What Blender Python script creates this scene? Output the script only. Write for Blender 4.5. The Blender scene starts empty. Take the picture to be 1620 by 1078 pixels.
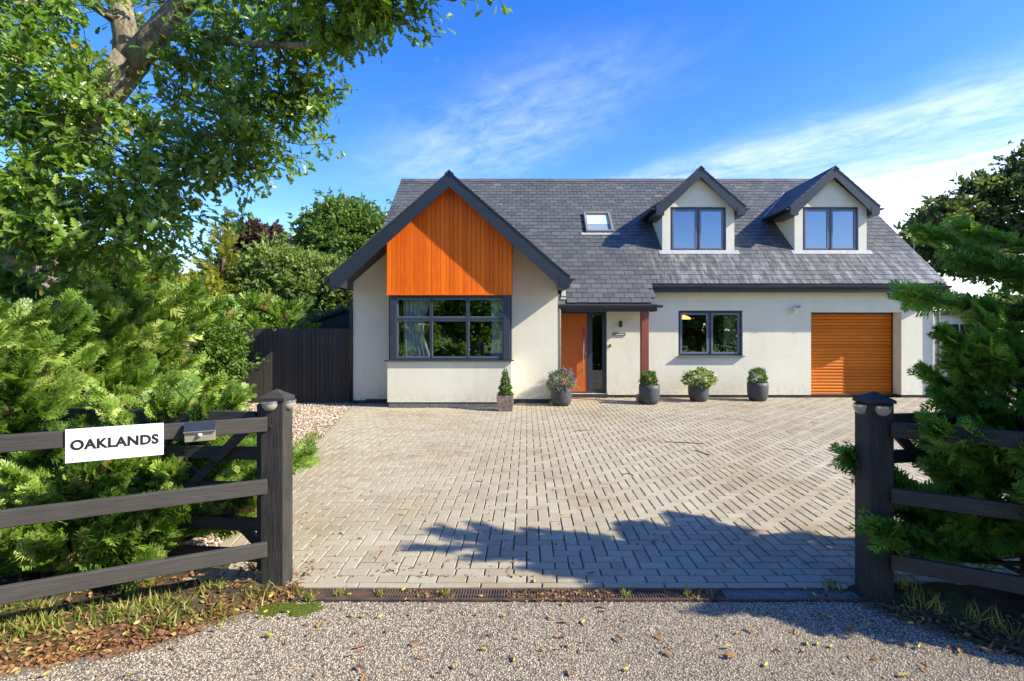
import bpy, bmesh, math, random
import numpy as np
from mathutils import Vector, Matrix, noise as mnoise

R = math.radians
rng = np.random.default_rng(7)
random.seed(7)
sc = bpy.context.scene
COL = sc.collection

# ------------------------------------------------------------------ camera, sky, sun, exposure
F = 820.0; VX = 833.0; HZ = 524.0; EYE = 1.66          # focal length, vanishing point and horizon in photograph pixels
cd = bpy.data.cameras.new('camera')
cam = bpy.data.objects.new('camera', cd); COL.objects.link(cam)
cam.location = (0, 0, EYE); cam.rotation_euler = (R(90), 0, 0)
cd.sensor_width = 36; cd.lens = F / 1620 * 36
cd.shift_x = (810 - VX) / 1620; cd.shift_y = -(539 - HZ) / 1620
cd.clip_start = 0.05; cd.clip_end = 3000
sc.camera = cam

SUN = Vector((3.6, -1.0, 2.65)).normalized()
SUN_EL = math.asin(SUN.z); SUN_AZ = math.atan2(SUN.x, SUN.y)
SKY_STRENGTH = 0.14
sc.view_settings.view_transform = 'Standard'
sc.view_settings.look = 'None'
sc.view_settings.gamma = 1
sc.view_settings.use_curve_mapping = False
sc.view_settings.exposure = 1.25

sd = bpy.data.lights.new('sun', 'SUN'); sun = bpy.data.objects.new('sun', sd); COL.objects.link(sun)
sd.energy = 4.4; sd.angle = R(0.5); sd.color = (1.0, 0.92, 0.76)
sun.rotation_euler = SUN.to_track_quat('Z', 'Y').to_euler()
sun.location = (30, -8, 25)

def build_world():
    w = bpy.data.worlds.new('World'); sc.world = w; w.use_nodes = True
    nt = w.node_tree; N = nt.nodes; L = nt.links; N.clear()
    out = N.new('ShaderNodeOutputWorld'); bg = N.new('ShaderNodeBackground')
    bg.inputs[1].default_value = SKY_STRENGTH
    sky = N.new('ShaderNodeTexSky'); sky.sky_type = 'NISHITA'; sky.sun_disc = False
    sky.sun_elevation = SUN_EL; sky.sun_rotation = SUN_AZ
    sky.altitude = 60; sky.air_density = 1.0; sky.dust_density = 0.35; sky.ozone_density = 2.0
    hs = N.new('ShaderNodeHueSaturation'); hs.inputs['Hue'].default_value = 0.518; hs.inputs['Saturation'].default_value = 1.41; hs.inputs['Value'].default_value = 1.0
    L.new(sky.outputs[0], hs.inputs['Color'])
    tc = N.new('ShaderNodeTexCoord'); sep = N.new('ShaderNodeSeparateXYZ'); L.new(tc.outputs['Generated'], sep.inputs[0])
    def math_(op, a, b=None, c=None, clamp=False):
        n = N.new('ShaderNodeMath'); n.operation = op; n.use_clamp = clamp
        for i, v in enumerate((a, b, c)):
            if v is None: continue
            if isinstance(v, (int, float)): n.inputs[i].default_value = v
            else: L.new(v, n.inputs[i])
        return n.outputs[0]
    zz = math_('MAXIMUM', sep.outputs[2], 0.02)
    zz = math_('ADD', zz, 0.04)
    u = math_('DIVIDE', sep.outputs[0], zz); v = math_('DIVIDE', sep.outputs[1], zz)
    b = math_('ADD', math_('MULTIPLY', u, 0.76), math_('MULTIPLY', v, 0.65))
    a = math_('SUBTRACT', math_('MULTIPLY', u, 0.65), math_('MULTIPLY', v, 0.76))
    def noise(sa, sb, scale, detail, rough, off=0.0, dist=0.0):
        cx = N.new('ShaderNodeCombineXYZ')
        L.new(math_('MULTIPLY', a, sa), cx.inputs[0]); L.new(math_('MULTIPLY', b, sb), cx.inputs[1]); cx.inputs[2].default_value = off
        n = N.new('ShaderNodeTexNoise'); n.inputs['Scale'].default_value = scale; n.inputs['Detail'].default_value = detail
        n.inputs['Roughness'].default_value = rough; n.inputs['Distortion'].default_value = dist
        L.new(cx.outputs[0], n.inputs['Vector']); return n.outputs['Fac']
    n1 = noise(0.7, 1.3, 1.0, 9, 0.62, 3.1, 0.5)        # large wisps
    n2 = noise(5.0, 7.0, 1.0, 7, 0.68, 8.0, 0.6)          # ripples
    n3 = noise(1.2, 3.4, 1.0, 8, 0.62, 1.7, 0.8)           # long streaks
    def smooth(x, lo, hi):
        n = N.new('ShaderNodeMapRange'); n.interpolation_type = 'SMOOTHSTEP'; L.new(x, n.inputs[0])
        n.inputs[1].default_value = lo; n.inputs[2].default_value = hi
        return n.outputs[0]
    # a veil thickening towards the right-hand horizon, one long streak, one soft patch
    veil = smooth(b, 2.35, 3.9)
    streak = math_('SUBTRACT', 1.0, smooth(math_('ABSOLUTE', math_('SUBTRACT', b, math_('ADD', 2.35, math_('MULTIPLY', n1, 0.5)))), 0.02, 0.42))
    pa = math_('MULTIPLY', math_('SUBTRACT', a, -2.05), 0.75); pb = math_('MULTIPLY', math_('SUBTRACT', b, 1.42), 1.8)
    pd = math_('SQRT', math_('ADD', math_('MULTIPLY', pa, pa), math_('MULTIPLY', pb, pb)))
    patch = math_('SUBTRACT', 1.0, smooth(math_('ADD', pd, math_('MULTIPLY', math_('SUBTRACT', n1, 0.5), 1.2)), 0.1, 1.05))
    base = smooth(n1, 0.50, 0.78)
    d = math_('ADD', math_('MULTIPLY', veil, 0.95), math_('MULTIPLY', streak, 0.5))
    d = math_('ADD', d, math_('MULTIPLY', patch, 0.36))
    d = math_('ADD', d, math_('MULTIPLY', base, 0.09))
    tex = math_('ADD', math_('MULTIPLY', n3, 0.9), math_('MULTIPLY', n2, 0.75))
    d = math_('MULTIPLY', d, math_('ADD', math_('ADD', math_('MULTIPLY', veil, 0.3), math_('MULTIPLY', smooth(b, 3.0, 5.2), 0.55)), smooth(tex, 0.45, 1.2)), clamp=True)
    d = math_('MULTIPLY', d, 0.78, clamp=True)
    mix = N.new('ShaderNodeMix'); mix.data_type = 'RGBA'
    L.new(d, mix.inputs[0]); L.new(hs.outputs[0], mix.inputs[6]); mix.inputs[7].default_value = (5.3, 5.4, 5.4, 1)
    L.new(mix.outputs[2], bg.inputs[0]); L.new(bg.outputs[0], out.inputs[0])
build_world()

# ------------------------------------------------------------------ materials
MATS = {}
class NT:
    def __init__(s, name):
        m = bpy.data.materials.new(name); m.use_nodes = True
        s.m = m; s.t = m.node_tree; s.N = s.t.nodes; s.L = s.t.links
        s.p = s.N['Principled BSDF']; s.out = s.N['Material Output']; MATS[name] = m
        s.tc = s.N.new('ShaderNodeTexCoord'); s.obj = s.tc.outputs['Object']
        g = s.N.new('ShaderNodeNewGeometry'); s.pos = g.outputs['Position']; s.geo = g
    def val(s, i, v):
        if isinstance(v, (int, float)): i.default_value = v
        elif isinstance(v, (tuple, list)): i.default_value = (*v, 1) if len(v) == 3 and len(i.default_value) == 4 else v
        else: s.L.new(v, i)
    def math(s, op, a, b=None, clamp=False):
        n = s.N.new('ShaderNodeMath'); n.operation = op; n.use_clamp = clamp
        s.val(n.inputs[0], a)
        if b is not None: s.val(n.inputs[1], b)
        return n.outputs[0]
    def mapping(s, vec, scale=(1, 1, 1), rot=(0, 0, 0)):
        n = s.N.new('ShaderNodeMapping'); n.inputs['Scale'].default_value = scale; n.inputs['Rotation'].default_value = rot
        s.L.new(vec, n.inputs[0]); return n.outputs[0]
    def noise(s, scale, detail=4, rough=0.55, vec=None, dist=0.0):
        n = s.N.new('ShaderNodeTexNoise'); n.inputs['Scale'].default_value = scale; n.inputs['Detail'].default_value = detail
        n.inputs['Roughness'].default_value = rough; n.inputs['Distortion'].default_value = dist
        s.L.new(vec if vec is not None else s.pos, n.inputs['Vector']); return n.outputs['Fac']
    def voro(s, scale, vec=None, feature='F1', out='Distance'):
        n = s.N.new('ShaderNodeTexVoronoi'); n.inputs['Scale'].default_value = scale; n.feature = feature
        s.L.new(vec if vec is not None else s.pos, n.inputs['Vector']); return n.outputs[out]
    def ramp(s, f, stops):
        n = s.N.new('ShaderNodeValToRGB'); e = n.color_ramp.elements
        while len(e) < len(stops): e.new(0.5)
        for el, (p, c) in zip(e, stops):
            el.position = p; el.color = (*c, 1) if len(c) == 3 else c
        s.L.new(f, n.inputs[0]); return n.outputs[0]
    def rng(s, f, lo, hi, a=0.0, b=1.0, smooth=False):
        n = s.N.new('ShaderNodeMapRange'); s.L.new(f, n.inputs[0])
        if smooth: n.interpolation_type = 'SMOOTHSTEP'
        for i, v in enumerate((lo, hi, a, b)): n.inputs[i + 1].default_value = v
        return n.outputs[0]
    def mix(s, f, a, b, mode='MIX'):
        n = s.N.new('ShaderNodeMix'); n.data_type = 'RGBA'; n.blend_type = mode
        s.val(n.inputs[0], f); s.val(n.inputs[6], a); s.val(n.inputs[7], b); return n.outputs[2]
    def tone(s):
        o = []
        for ty in ('GEOMETRY', 'OBJECT'):
            n = s.N.new('ShaderNodeAttribute'); n.attribute_type = ty; n.attribute_name = 'tone'; o.append(n.outputs['Fac'])
        return s.math('ADD', o[0], o[1])
    def sep(s, v):
        n = s.N.new('ShaderNodeSeparateXYZ'); s.L.new(v, n.inputs[0]); return n.outputs
    def bump(s, h, strength=0.3, dist=0.01):
        n = s.N.new('ShaderNodeBump'); n.inputs['Strength'].default_value = strength; n.inputs['Distance'].default_value = dist
        s.L.new(h, n.inputs['Height']); s.L.new(n.outputs[0], s.p.inputs['Normal']); return n.outputs[0]
    def base(s, c, rough=0.6, spec=0.4, metal=0.0):
        s.val(s.p.inputs['Base Color'], c); s.val(s.p.inputs['Roughness'], rough)
        s.p.inputs['Specular IOR Level'].default_value = spec; s.p.inputs['Metallic'].default_value = metal
        return s

def simple(name, c, rough=0.5, spec=0.4, metal=0.0, var=0.12, scale=9.0, bump=0.0, bscale=60):
    n = NT(name)
    f = n.noise(scale, 5)
    k = n.rng(f, 0.3, 0.7, 1 - var, 1 + var)
    col = n.mix(1.0, c, n.ramp(n.rng(f, 0.3, 0.7), [(0, (1 - var,) * 3), (1, (1 + var,) * 3)]), 'MULTIPLY')
    n.base(col, rough, spec, metal)
    if bump: n.bump(n.noise(bscale, 4), bump, 0.004)
    return n.m

def make_materials():
    # painted render
    n = NT('render')
    a = n.noise(1.3, 6, 0.6); b = n.noise(9, 5, 0.6); c = n.noise(130, 3, 0.6)
    stain = n.rng(n.noise(2.4, 7, 0.7, n.mapping(n.pos, (2.2, 2.2, 0.55))), 0.54, 0.74, 0, 0.5)
    col = n.ramp(a, [(0.3, (0.66, 0.625, 0.495)), (0.7, (0.72, 0.69, 0.555))])
    col = n.mix(stain, col, (0.56, 0.51, 0.42))
    splash = n.math('MULTIPLY', n.rng(n.sep(n.pos)[2], 0.06, 0.5, 1, 0, True), n.rng(b, 0.4, 0.62, 0, 0.4))
    col = n.mix(splash, col, (0.42, 0.38, 0.30))
    n.base(col, 0.9, 0.15)
    n.bump(n.math('ADD', n.math('MULTIPLY', b, 1.0), n.math('MULTIPLY', c, 0.35)), 0.3, 0.008)
    # slates
    n = NT('slate'); t = n.tone()
    col = n.ramp(t, [(0.0, (0.050, 0.052, 0.053)), (0.4, (0.077, 0.079, 0.077)), (0.72, (0.104, 0.105, 0.099)), (0.95, (0.128, 0.126, 0.114)), (1.0, (0.145, 0.132, 0.108))])
    g = n.noise(60, 4, 0.6, n.mapping(n.pos, (1, 0.4, 0.4)))
    col = n.mix(1.0, col, n.ramp(g, [(0.3, (0.82, 0.82, 0.82)), (0.7, (1.16, 1.16, 1.16))]), 'MULTIPLY')
    lich = n.math('MULTIPLY', n.rng(n.noise(1.6, 3), 0.5, 0.64), n.rng(n.noise(7, 6, 0.7), 0.6, 0.72))
    col = n.mix(n.math('MULTIPLY', lich, 0.75), col, (0.33, 0.29, 0.19))
    x, y, z = n.sep(n.pos)
    lime_sheen = n.math('MULTIPLY', n.rng(z, 2.75, 3.8, 1.0, 1.0), n.rng(z, 3.72, 3.82, 1, 0))  # lower courses paler: lime runs, plus sun sheen put into the slate colour
    lime_sheen = n.math('MULTIPLY', lime_sheen, n.rng(x, 2.7, 3.7, 0, 1, True))
    st = n.rng(n.noise(1.0, 6, 0.75, n.mapping(n.pos, (7.0, 0.9, 0.9), (0, R(0), 0))), 0.47, 0.72)
    col = n.mix(n.math('MULTIPLY', n.math('MULTIPLY', lime_sheen, st), 0.55), col, (0.48, 0.49, 0.50))
    n.base(col, n.rng(g, 0.2, 0.8, 0.42, 0.62), 0.5)
    n.bump(g, 0.35, 0.006)
    # timber-look cladding / doors
    for nm, c0, c1, axis in (('orange_timber', (0.62, 0.100, 0.003), (0.88, 0.170, 0.007), (14, 14, 0.9)),
                             ('roller_timber', (0.44, 0.10, 0.003), (0.62, 0.165, 0.006), (0.9, 14, 14)),
                             ('door_timber', (0.40, 0.085, 0.014), (0.52, 0.13, 0.022), (14, 14, 0.9))):
        n = NT(nm); t = n.tone()
        g = n.noise(3.0, 6, 0.6, n.mapping(n.pos, axis), 0.6)
        col = n.ramp(n.math('ADD', n.math('MULTIPLY', g, 0.75), n.math('MULTIPLY', t, 0.4)), [(0.28, c0), (0.72, c1)])
        n.base(col, 0.5, 0.22); n.bump(g, 0.3, 0.004)
    # stained black/grey fence timber
    for nm, c0, c1, ax in (('fence_timber', (0.020, 0.0185, 0.0165), (0.082, 0.075, 0.066), (1.2, 1.2, 26)),
                           ('post_timber', (0.016, 0.015, 0.0135), (0.088, 0.081, 0.071), (22, 22, 1.2)),
                           ('board_timber', (0.026, 0.025, 0.023), (0.062, 0.057, 0.05), (18, 18, 1.0))):
        n = NT(nm); t = n.tone()
        g = n.noise(4.0, 7, 0.65, n.mapping(n.obj if nm == 'x' else n.pos, ax), 0.8)
        k = n.noise(5, 4)
        f = n.math('ADD', n.math('MULTIPLY', g, 0.65), n.math('ADD', n.math('MULTIPLY', k, 0.25), n.math('MULTIPLY', t, 0.25)))
        col = n.ramp(f, [(0.3, c0), (0.8, c1)])
        n.base(col, 0.72, 0.3); n.bump(g, 0.55, 0.006)
    n = NT('red_timber'); g = n.noise(3.0, 6, 0.6, n.mapping(n.pos, (14, 14, 0.9)), 0.6)
    n.base(n.ramp(g, [(0.3, (0.16, 0.035, 0.022)), (0.7, (0.26, 0.065, 0.04))]), 0.6); n.bump(g, 0.2, 0.003)
    simple('anthracite', (0.021, 0.026, 0.036), 0.38, 0.5, var=0.08)
    simple('anthracite_frame', (0.034, 0.043, 0.063), 0.33, 0.5, var=0.06)
    simple('sash_grey', (0.12, 0.145, 0.195), 0.33, 0.5, var=0.05)
    simple('black_plastic', (0.02, 0.021, 0.024), 0.35, 0.5)
    simple('lead', (0.33, 0.34, 0.355), 0.55, 0.4, var=0.25, scale=14)
    simple('plinth', (0.05, 0.05, 0.052), 0.8, 0.2, var=0.3, scale=20, bump=0.4)
    simple('plinth_brick', (0.16, 0.155, 0.15), 0.85, 0.2, var=0.3, scale=18, bump=0.4)
    simple('white_plastic', (0.74, 0.74, 0.72), 0.35, 0.45, var=0.04)
    simple('steel', (0.55, 0.56, 0.58), 0.25, 0.5, metal=0.9, var=0.05)
    simple('galvanised', (0.20, 0.20, 0.195), 0.6, 0.4, metal=0.3, var=0.25, scale=25)
    n = NT('rusty_iron'); f = n.noise(9, 6, 0.7)
    n.base(n.ramp(f, [(0.35, (0.05, 0.042, 0.037)), (0.6, (0.13, 0.075, 0.05))]), 0.8, 0.3)
    simple('lens', (0.33, 0.31, 0.24), 0.2, 0.5, var=0.1)
    simple('solar_cell', (0.022, 0.027, 0.04), 0.3, 0.6)
    simple('pot_grey', (0.062, 0.064, 0.068), 0.55, 0.35, var=0.18, scale=14, bump=0.08)
    n = NT('stone_pot'); f = n.noise(14, 6, 0.7); f2 = n.noise(60, 4)
    n.base(n.ramp(f, [(0.3, (0.10, 0.07, 0.06)), (0.55, (0.24, 0.175, 0.15)), (0.75, (0.36, 0.30, 0.26))]), 0.9, 0.2); n.bump(f2, 0.6, 0.01)
    n = NT('granite'); f = n.noise(60, 6, 0.7)
    n.base(n.ramp(f, [(0.3, (0.10, 0.10, 0.10)), (0.7, (0.33, 0.32, 0.30))]), 0.85, 0.2); n.bump(f, 0.6, 0.01)
    simple('soil', (0.045, 0.032, 0.023), 0.95, 0.1, var=0.4, scale=40, bump=0.8, bscale=90)
    simple('sign_white', (0.82, 0.82, 0.81), 0.3, 0.5, var=0.02)
    simple('sign_black', (0.018, 0.018, 0.02), 0.4, 0.4)
    simple('mat_terracotta', (0.46, 0.30, 0.22), 0.85, 0.2, var=0.15, scale=20)
    simple('curtain', (0.8, 0.82, 0.85), 0.9, 0.1, var=0.06)
    simple('curtain_cream', (0.62, 0.56, 0.42), 0.9, 0.1, var=0.06)
    simple('roof_frame', (0.20, 0.185, 0.155), 0.5, 0.4)
    simple('blind', (0.30, 0.345, 0.42), 0.8, 0.2, var=0.04)
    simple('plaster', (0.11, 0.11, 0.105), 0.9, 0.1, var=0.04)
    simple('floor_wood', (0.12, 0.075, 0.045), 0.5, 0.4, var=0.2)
    simple('candle_glass', (0.62, 0.36, 0.13), 0.4, 0.4, var=0.1)
    simple('pampas', (0.60, 0.50, 0.34), 0.9, 0.1, var=0.15, scale=40)
    n = NT('lamp_glow'); n.base((0.9, 0.4, 0.1), 0.5)
    n.p.inputs['Emission Color'].default_value = (1.0, 0.45, 0.12, 1); n.p.inputs['Emission Strength'].default_value = 2.5
    # glass: clear with a mirror-like coat
    for nm, fac, tint in (('glass', 0.25, (0.80, 0.86, 0.86)), ('dormer_glass', 0.20, (0.55, 0.64, 0.76)), ('roof_glass', 0.02, (0.92, 0.95, 0.96)), ('dark_glass', 0.10, (0.5, 0.55, 0.58))):
        n = NT(nm); N, L = n.N, n.L; N.remove(n.p)
        tr = N.new('ShaderNodeBsdfTransparent'); tr.inputs[0].default_value = (*tint, 1)
        gl = N.new('ShaderNodeBsdfGlossy'); gl.inputs['Roughness'].default_value = 0.0; gl.inputs[0].default_value = (0.95, 0.97, 1, 1)
        lw = N.new('ShaderNodeLayerWeight'); lw.inputs[0].default_value = 0.5
        bp = N.new('ShaderNodeBump'); bp.inputs['Strength'].default_value = 0.05; bp.inputs['Distance'].default_value = 0.02
        L.new(n.noise(1.6, 1), bp.inputs['Height']); L.new(bp.outputs[0], gl.inputs['Normal'])
        f = n.math('ADD', n.math('MULTIPLY', n.math('POWER', lw.outputs['Facing'], 5.0), 1 - fac), fac, clamp=True)
        mx = N.new('ShaderNodeMixShader'); L.new(f, mx.inputs[0]); L.new(tr.outputs[0], mx.inputs[1]); L.new(gl.outputs[0], mx.inputs[2])
        L.new(mx.outputs[0], n.out.inputs[0])
    # ground
    n = NT('paver'); t = n.tone()
    col = n.ramp(t, [(0.0, (0.275, 0.235, 0.165)), (0.5, (0.35, 0.308, 0.222)), (1.0, (0.415, 0.37, 0.28))])
    sp = n.noise(220, 3, 0.7); big = n.noise(0.55, 5, 0.6)
    col = n.mix(1.0, col, n.ramp(sp, [(0.32, (0.62, 0.61, 0.6)), (0.5, (1, 1, 1)), (0.68, (1.28, 1.27, 1.25))]), 'MULTIPLY')
    br = n.math('MULTIPLY', n.rng(big, 0.44, 0.66, 0, 1, True), n.rng(n.noise(4, 6, 0.7), 0.36, 0.66, 0.1, 1))
    col = n.mix(n.math('MULTIPLY', br, 0.72), col, (0.22, 0.145, 0.07))
    dk = n.rng(n.noise(1.3, 6, 0.7), 0.52, 0.75, 0, 0.6)
    col = n.mix(dk, col, (0.19, 0.16, 0.12))
    n.base(col, 0.88, 0.25); n.bump(n.math('ADD', sp, n.math('MULTIPLY', n.noise(60, 4), 0.6)), 0.4, 0.005)
    n = NT('joint_sand'); f = n.noise(3.0, 6, 0.7)
    n.base(n.ramp(f, [(0.3, (0.035, 0.030, 0.023)), (0.7, (0.085, 0.07, 0.05))]), 0.95, 0.1)
    n = NT('tarmac'); v = n.voro(95); w = n.noise(300, 2); big = n.noise(1.1, 6, 0.65)
    vc = n.voro(95, None, 'F1', 'Color'); tone = n.sep(vc)[0]
    col = n.ramp(tone, [(0.0, (0.14, 0.112, 0.08)), (0.4, (0.235, 0.193, 0.138)), (0.8, (0.30, 0.25, 0.183)), (1.0, (0.38, 0.32, 0.238))])
    col = n.mix(n.rng(v, 0.35, 0.75, 0, 0.8), col, (0.055, 0.048, 0.042))
    col = n.mix(1.0, col, n.ramp(big, [(0.3, (0.78, 0.77, 0.75)), (0.7, (1.12, 1.1, 1.07))]), 'MULTIPLY')
    n.base(col, 0.85, 0.25); n.bump(n.rng(v, 0, 0.8, 1, 0), 0.7, 0.006)
    n = NT('chipping'); t = n.tone()
    n.base(n.ramp(t, [(0.0, (0.29, 0.238, 0.168)), (0.45, (0.395, 0.332, 0.24)), (0.8, (0.455, 0.387, 0.285)), (0.97, (0.52, 0.45, 0.345)), (1, (0.36, 0.23, 0.14))]), 0.8, 0.3)
    n = NT('gravel'); t = n.tone()
    n.base(n.ramp(t, [(0.0, (0.22, 0.14, 0.085)), (0.3, (0.40, 0.285, 0.185)), (0.7, (0.56, 0.45, 0.33)), (1.0, (0.74, 0.67, 0.57))]), 0.8, 0.3)
    n = NT('gravel_bed'); v = n.voro(40); tone = n.sep(n.voro(40, None, 'F1', 'Color'))[0]
    col = n.ramp(tone, [(0.0, (0.20, 0.13, 0.08)), (0.5, (0.42, 0.31, 0.21)), (1.0, (0.66, 0.57, 0.45))])
    col = n.mix(n.rng(v, 0.4, 0.8, 0, 0.7), col, (0.07, 0.05, 0.035))
    n.base(col, 0.85, 0.2); n.bump(n.rng(v, 0, 0.8, 1, 0), 0.8, 0.015)
    n = NT('earth'); f = n.noise(7, 7, 0.7); g = n.noise(60, 5, 0.7)
    col = n.ramp(f, [(0.3, (0.035, 0.026, 0.018)), (0.55, (0.075, 0.055, 0.036)), (0.75, (0.13, 0.10, 0.065))])
    moss = n.math('MULTIPLY', n.rng(n.noise(2.2, 5), 0.5, 0.62), n.rng(g, 0.42, 0.6))
    col = n.mix(n.math('MULTIPLY', moss, 0.8), col, (0.10, 0.13, 0.018))
    n.base(col, 0.95, 0.1); n.bump(n.math('ADD', f, n.math('MULTIPLY', g, 0.5)), 0.9, 0.02)
    n = NT('field'); f = n.noise(0.5, 6, 0.7); g = n.noise(25, 5)
    n.base(n.mix(1.0, n.ramp(f, [(0.3, (0.06, 0.095, 0.02)), (0.7, (0.11, 0.14, 0.035))]), n.ramp(g, [(0.3, (0.7,) * 3), (0.7, (1.25,) * 3)]), 'MULTIPLY'), 0.95, 0.1); n.bump(g, 0.8, 0.03)
    n = NT('moss'); f = n.noise(70, 6, 0.75)
    n.base(n.ramp(f, [(0.3, (0.04, 0.05, 0.012)), (0.6, (0.12, 0.155, 0.02)), (0.8, (0.2, 0.22, 0.04))]), 0.95, 0.05); n.bump(f, 0.9, 0.02)
    n = NT('brick'); t = n.tone(); f = n.noise(30, 5)
    n.base(n.ramp(n.math('ADD', n.math('MULTIPLY', t, 0.7), n.math('MULTIPLY', f, 0.3)), [(0.1, (0.22, 0.07, 0.04)), (0.5, (0.36, 0.125, 0.07)), (0.9, (0.46, 0.20, 0.12))]), 0.9, 0.15); n.bump(f, 0.4, 0.005)
    simple('mortar', (0.30, 0.27, 0.23), 0.95, 0.1, var=0.2)
    simple('concrete_tile', (0.16, 0.11, 0.085), 0.85, 0.2, var=0.3, scale=5)
    simple('felt_roof', (0.075, 0.085, 0.10), 0.8, 0.25, var=0.2)
    # bark
    for nm, c0, c1 in (('bark', (0.055, 0.043, 0.030), (0.36, 0.30, 0.215)), ('dark_bark', (0.035, 0.026, 0.02), (0.12, 0.085, 0.06))):
        n = NT(nm); f = n.noise(12, 7, 0.7, n.mapping(n.pos, (1.5, 1.5, 0.5)), 0.5); k = n.noise(3, 4)
        n.base(n.ramp(n.math('ADD', n.math('MULTIPLY', f, 0.75), n.math('MULTIPLY', k, 0.25)), [(0.34, c0), (0.62, c1)]), 0.9, 0.15); n.bump(f, 1.0, 0.03)
    # foliage
    def leafmat(nm, stops, trans=0.3, rough=0.5, spec=0.35, tr_gain=1.35):
        n = NT(nm); N, L = n.N, n.L; t = n.tone()
        col = n.ramp(t, stops)
        n.base(col, rough, spec)
        tl = N.new('ShaderNodeBsdfTranslucent')
        L.new(n.mix(1.0, col, (tr_gain, tr_gain * 1.05, tr_gain * 0.6), 'MULTIPLY'), tl.inputs[0])
        mx = N.new('ShaderNodeMixShader'); mx.inputs[0].default_value = trans
        L.new(n.p.outputs[0], mx.inputs[1]); L.new(tl.outputs[0], mx.inputs[2]); L.new(mx.outputs[0], n.out.inputs[0])
    leafmat('oak_leaf', [(0, (0.055, 0.125, 0.010)), (0.5, (0.13, 0.235, 0.020)), (0.85, (0.20, 0.31, 0.035)), (0.98, (0.29, 0.34, 0.05)), (1, (0.36, 0.25, 0.05))], 0.42, 0.36, 0.6, 1.5)
    leafmat('cypress_sunny', [(0, (0.05, 0.11, 0.014)), (0.4, (0.145, 0.26, 0.03)), (0.8, (0.29, 0.41, 0.075)), (0.95, (0.43, 0.50, 0.14)), (1, (0.34, 0.22, 0.08))], 0.34, 0.42, 0.5, 1.5)  # pale top stops of both cypress ramps paint sun glints into the sprays
    leafmat('cypress_green', [(0, (0.05, 0.13, 0.016)), (0.45, (0.125, 0.29, 0.035)), (0.85, (0.23, 0.42, 0.06)), (0.95, (0.33, 0.47, 0.10)), (1, (0.25, 0.19, 0.06))], 0.34, 0.42, 0.5, 1.5)
    leafmat('pale_leaf', [(0, (0.105, 0.165, 0.03)), (0.5, (0.1874, 0.255, 0.0526)), (1, (0.21, 0.24, 0.07))], 0.35, 0.4, 0.5, 1.5)
    leafmat('golden_leaf', [(0, (0.15, 0.18, 0.0224)), (0.5, (0.285, 0.3, 0.0374)), (1, (0.28, 0.28, 0.05))], 0.45)
    leafmat('copper_leaf', [(0, (0.0375, 0.0225, 0.02)), (0.5, (0.0813, 0.0438, 0.035)), (1, (0.12, 0.075, 0.045))], 0.42)
    leafmat('mid_leaf', [(0, (0.0526, 0.1126, 0.018)), (0.5, (0.1126, 0.195, 0.033)), (1, (0.13, 0.19, 0.035))], 0.35, 0.4, 0.5, 1.5)
    leafmat('dark_leaf', [(0, (0.035, 0.06, 0.02)), (0.6, (0.09, 0.125, 0.045)), (1, (0.2, 0.21, 0.07))], 0.5)
    leafmat('box_leaf', [(0, (0.05, 0.11, 0.012)), (0.6, (0.10, 0.19, 0.02)), (1, (0.20, 0.26, 0.06))], 0.25)
    leafmat('variegated_leaf', [(0, (0.06, 0.14, 0.02)), (0.5, (0.13, 0.22, 0.03)), (0.7, (0.40, 0.45, 0.12)), (1, (0.55, 0.55, 0.22))], 0.25)
    leafmat('heather_leaf', [(0, (0.05, 0.10, 0.03)), (0.55, (0.14, 0.19, 0.08)), (0.8, (0.42, 0.44, 0.30)), (1, (0.6, 0.58, 0.48))], 0.2)
    leafmat('purple_flower', [(0, (0.10, 0.04, 0.26)), (1, (0.25, 0.14, 0.5))], 0.2)
    leafmat('grass_blade', [(0, (0.07, 0.12, 0.012)), (0.4, (0.17, 0.215, 0.025)), (0.65, (0.32, 0.31, 0.075)), (1, (0.50, 0.40, 0.19))], 0.35)
    leafmat('dry_leaf', [(0, (0.10, 0.05, 0.022)), (0.5, (0.25, 0.12, 0.05)), (0.8, (0.40, 0.22, 0.09)), (1, (0.42, 0.36, 0.09))], 0.2, 0.6)
    leafmat('dead_frond', [(0, (0.10, 0.06, 0.03)), (1, (0.26, 0.17, 0.09))], 0.2, 0.7)
    n = NT('acorn'); t = n.tone()
    n.base(n.ramp(t, [(0, (0.20, 0.22, 0.03)), (0.6, (0.34, 0.34, 0.06)), (0.85, (0.45, 0.40, 0.10)), (1, (0.36, 0.22, 0.06))]), 0.3, 0.5)
    simple('acorn_cup', (0.16, 0.12, 0.06), 0.8, 0.2, var=0.3, scale=200)
make_materials()

# ------------------------------------------------------------------ builders
WO = {}                                                   # world offset of every parent
def woff(p): return WO.get(p.name, Vector((0, 0, 0))) if p else Vector((0, 0, 0))

def thing(name, label, cat, loc=(0, 0, 0), group=None):
    o = bpy.data.objects.new(name, None); COL.objects.link(o); o.location = loc
    o.empty_display_size = 0.1
    o['label'] = label; o['category'] = cat
    if group: o['group'] = group
    WO[o.name] = Vector(loc); return o

def tag(o, label, cat, group=None):
    o['label'] = label; o['category'] = cat
    if group: o['group'] = group
    return o
def struct(o): o['kind'] = 'structure'; return o
def stuff(o): o['kind'] = 'stuff'; return o

def link(name, me, parent=None, loc=None, rot=None, tone=None):
    o = bpy.data.objects.new(name, me); COL.objects.link(o)
    if parent: o.parent = parent
    w = woff(parent)
    if loc is None: loc = w
    WO[o.name] = Vector(loc)
    o.location = Vector(loc) - w
    if rot is not None:
        if isinstance(rot, Matrix): o.rotation_euler = rot.to_euler()
        else: o.rotation_euler = rot
    if tone is not None: o['tone'] = float(tone)
    return o

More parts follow.
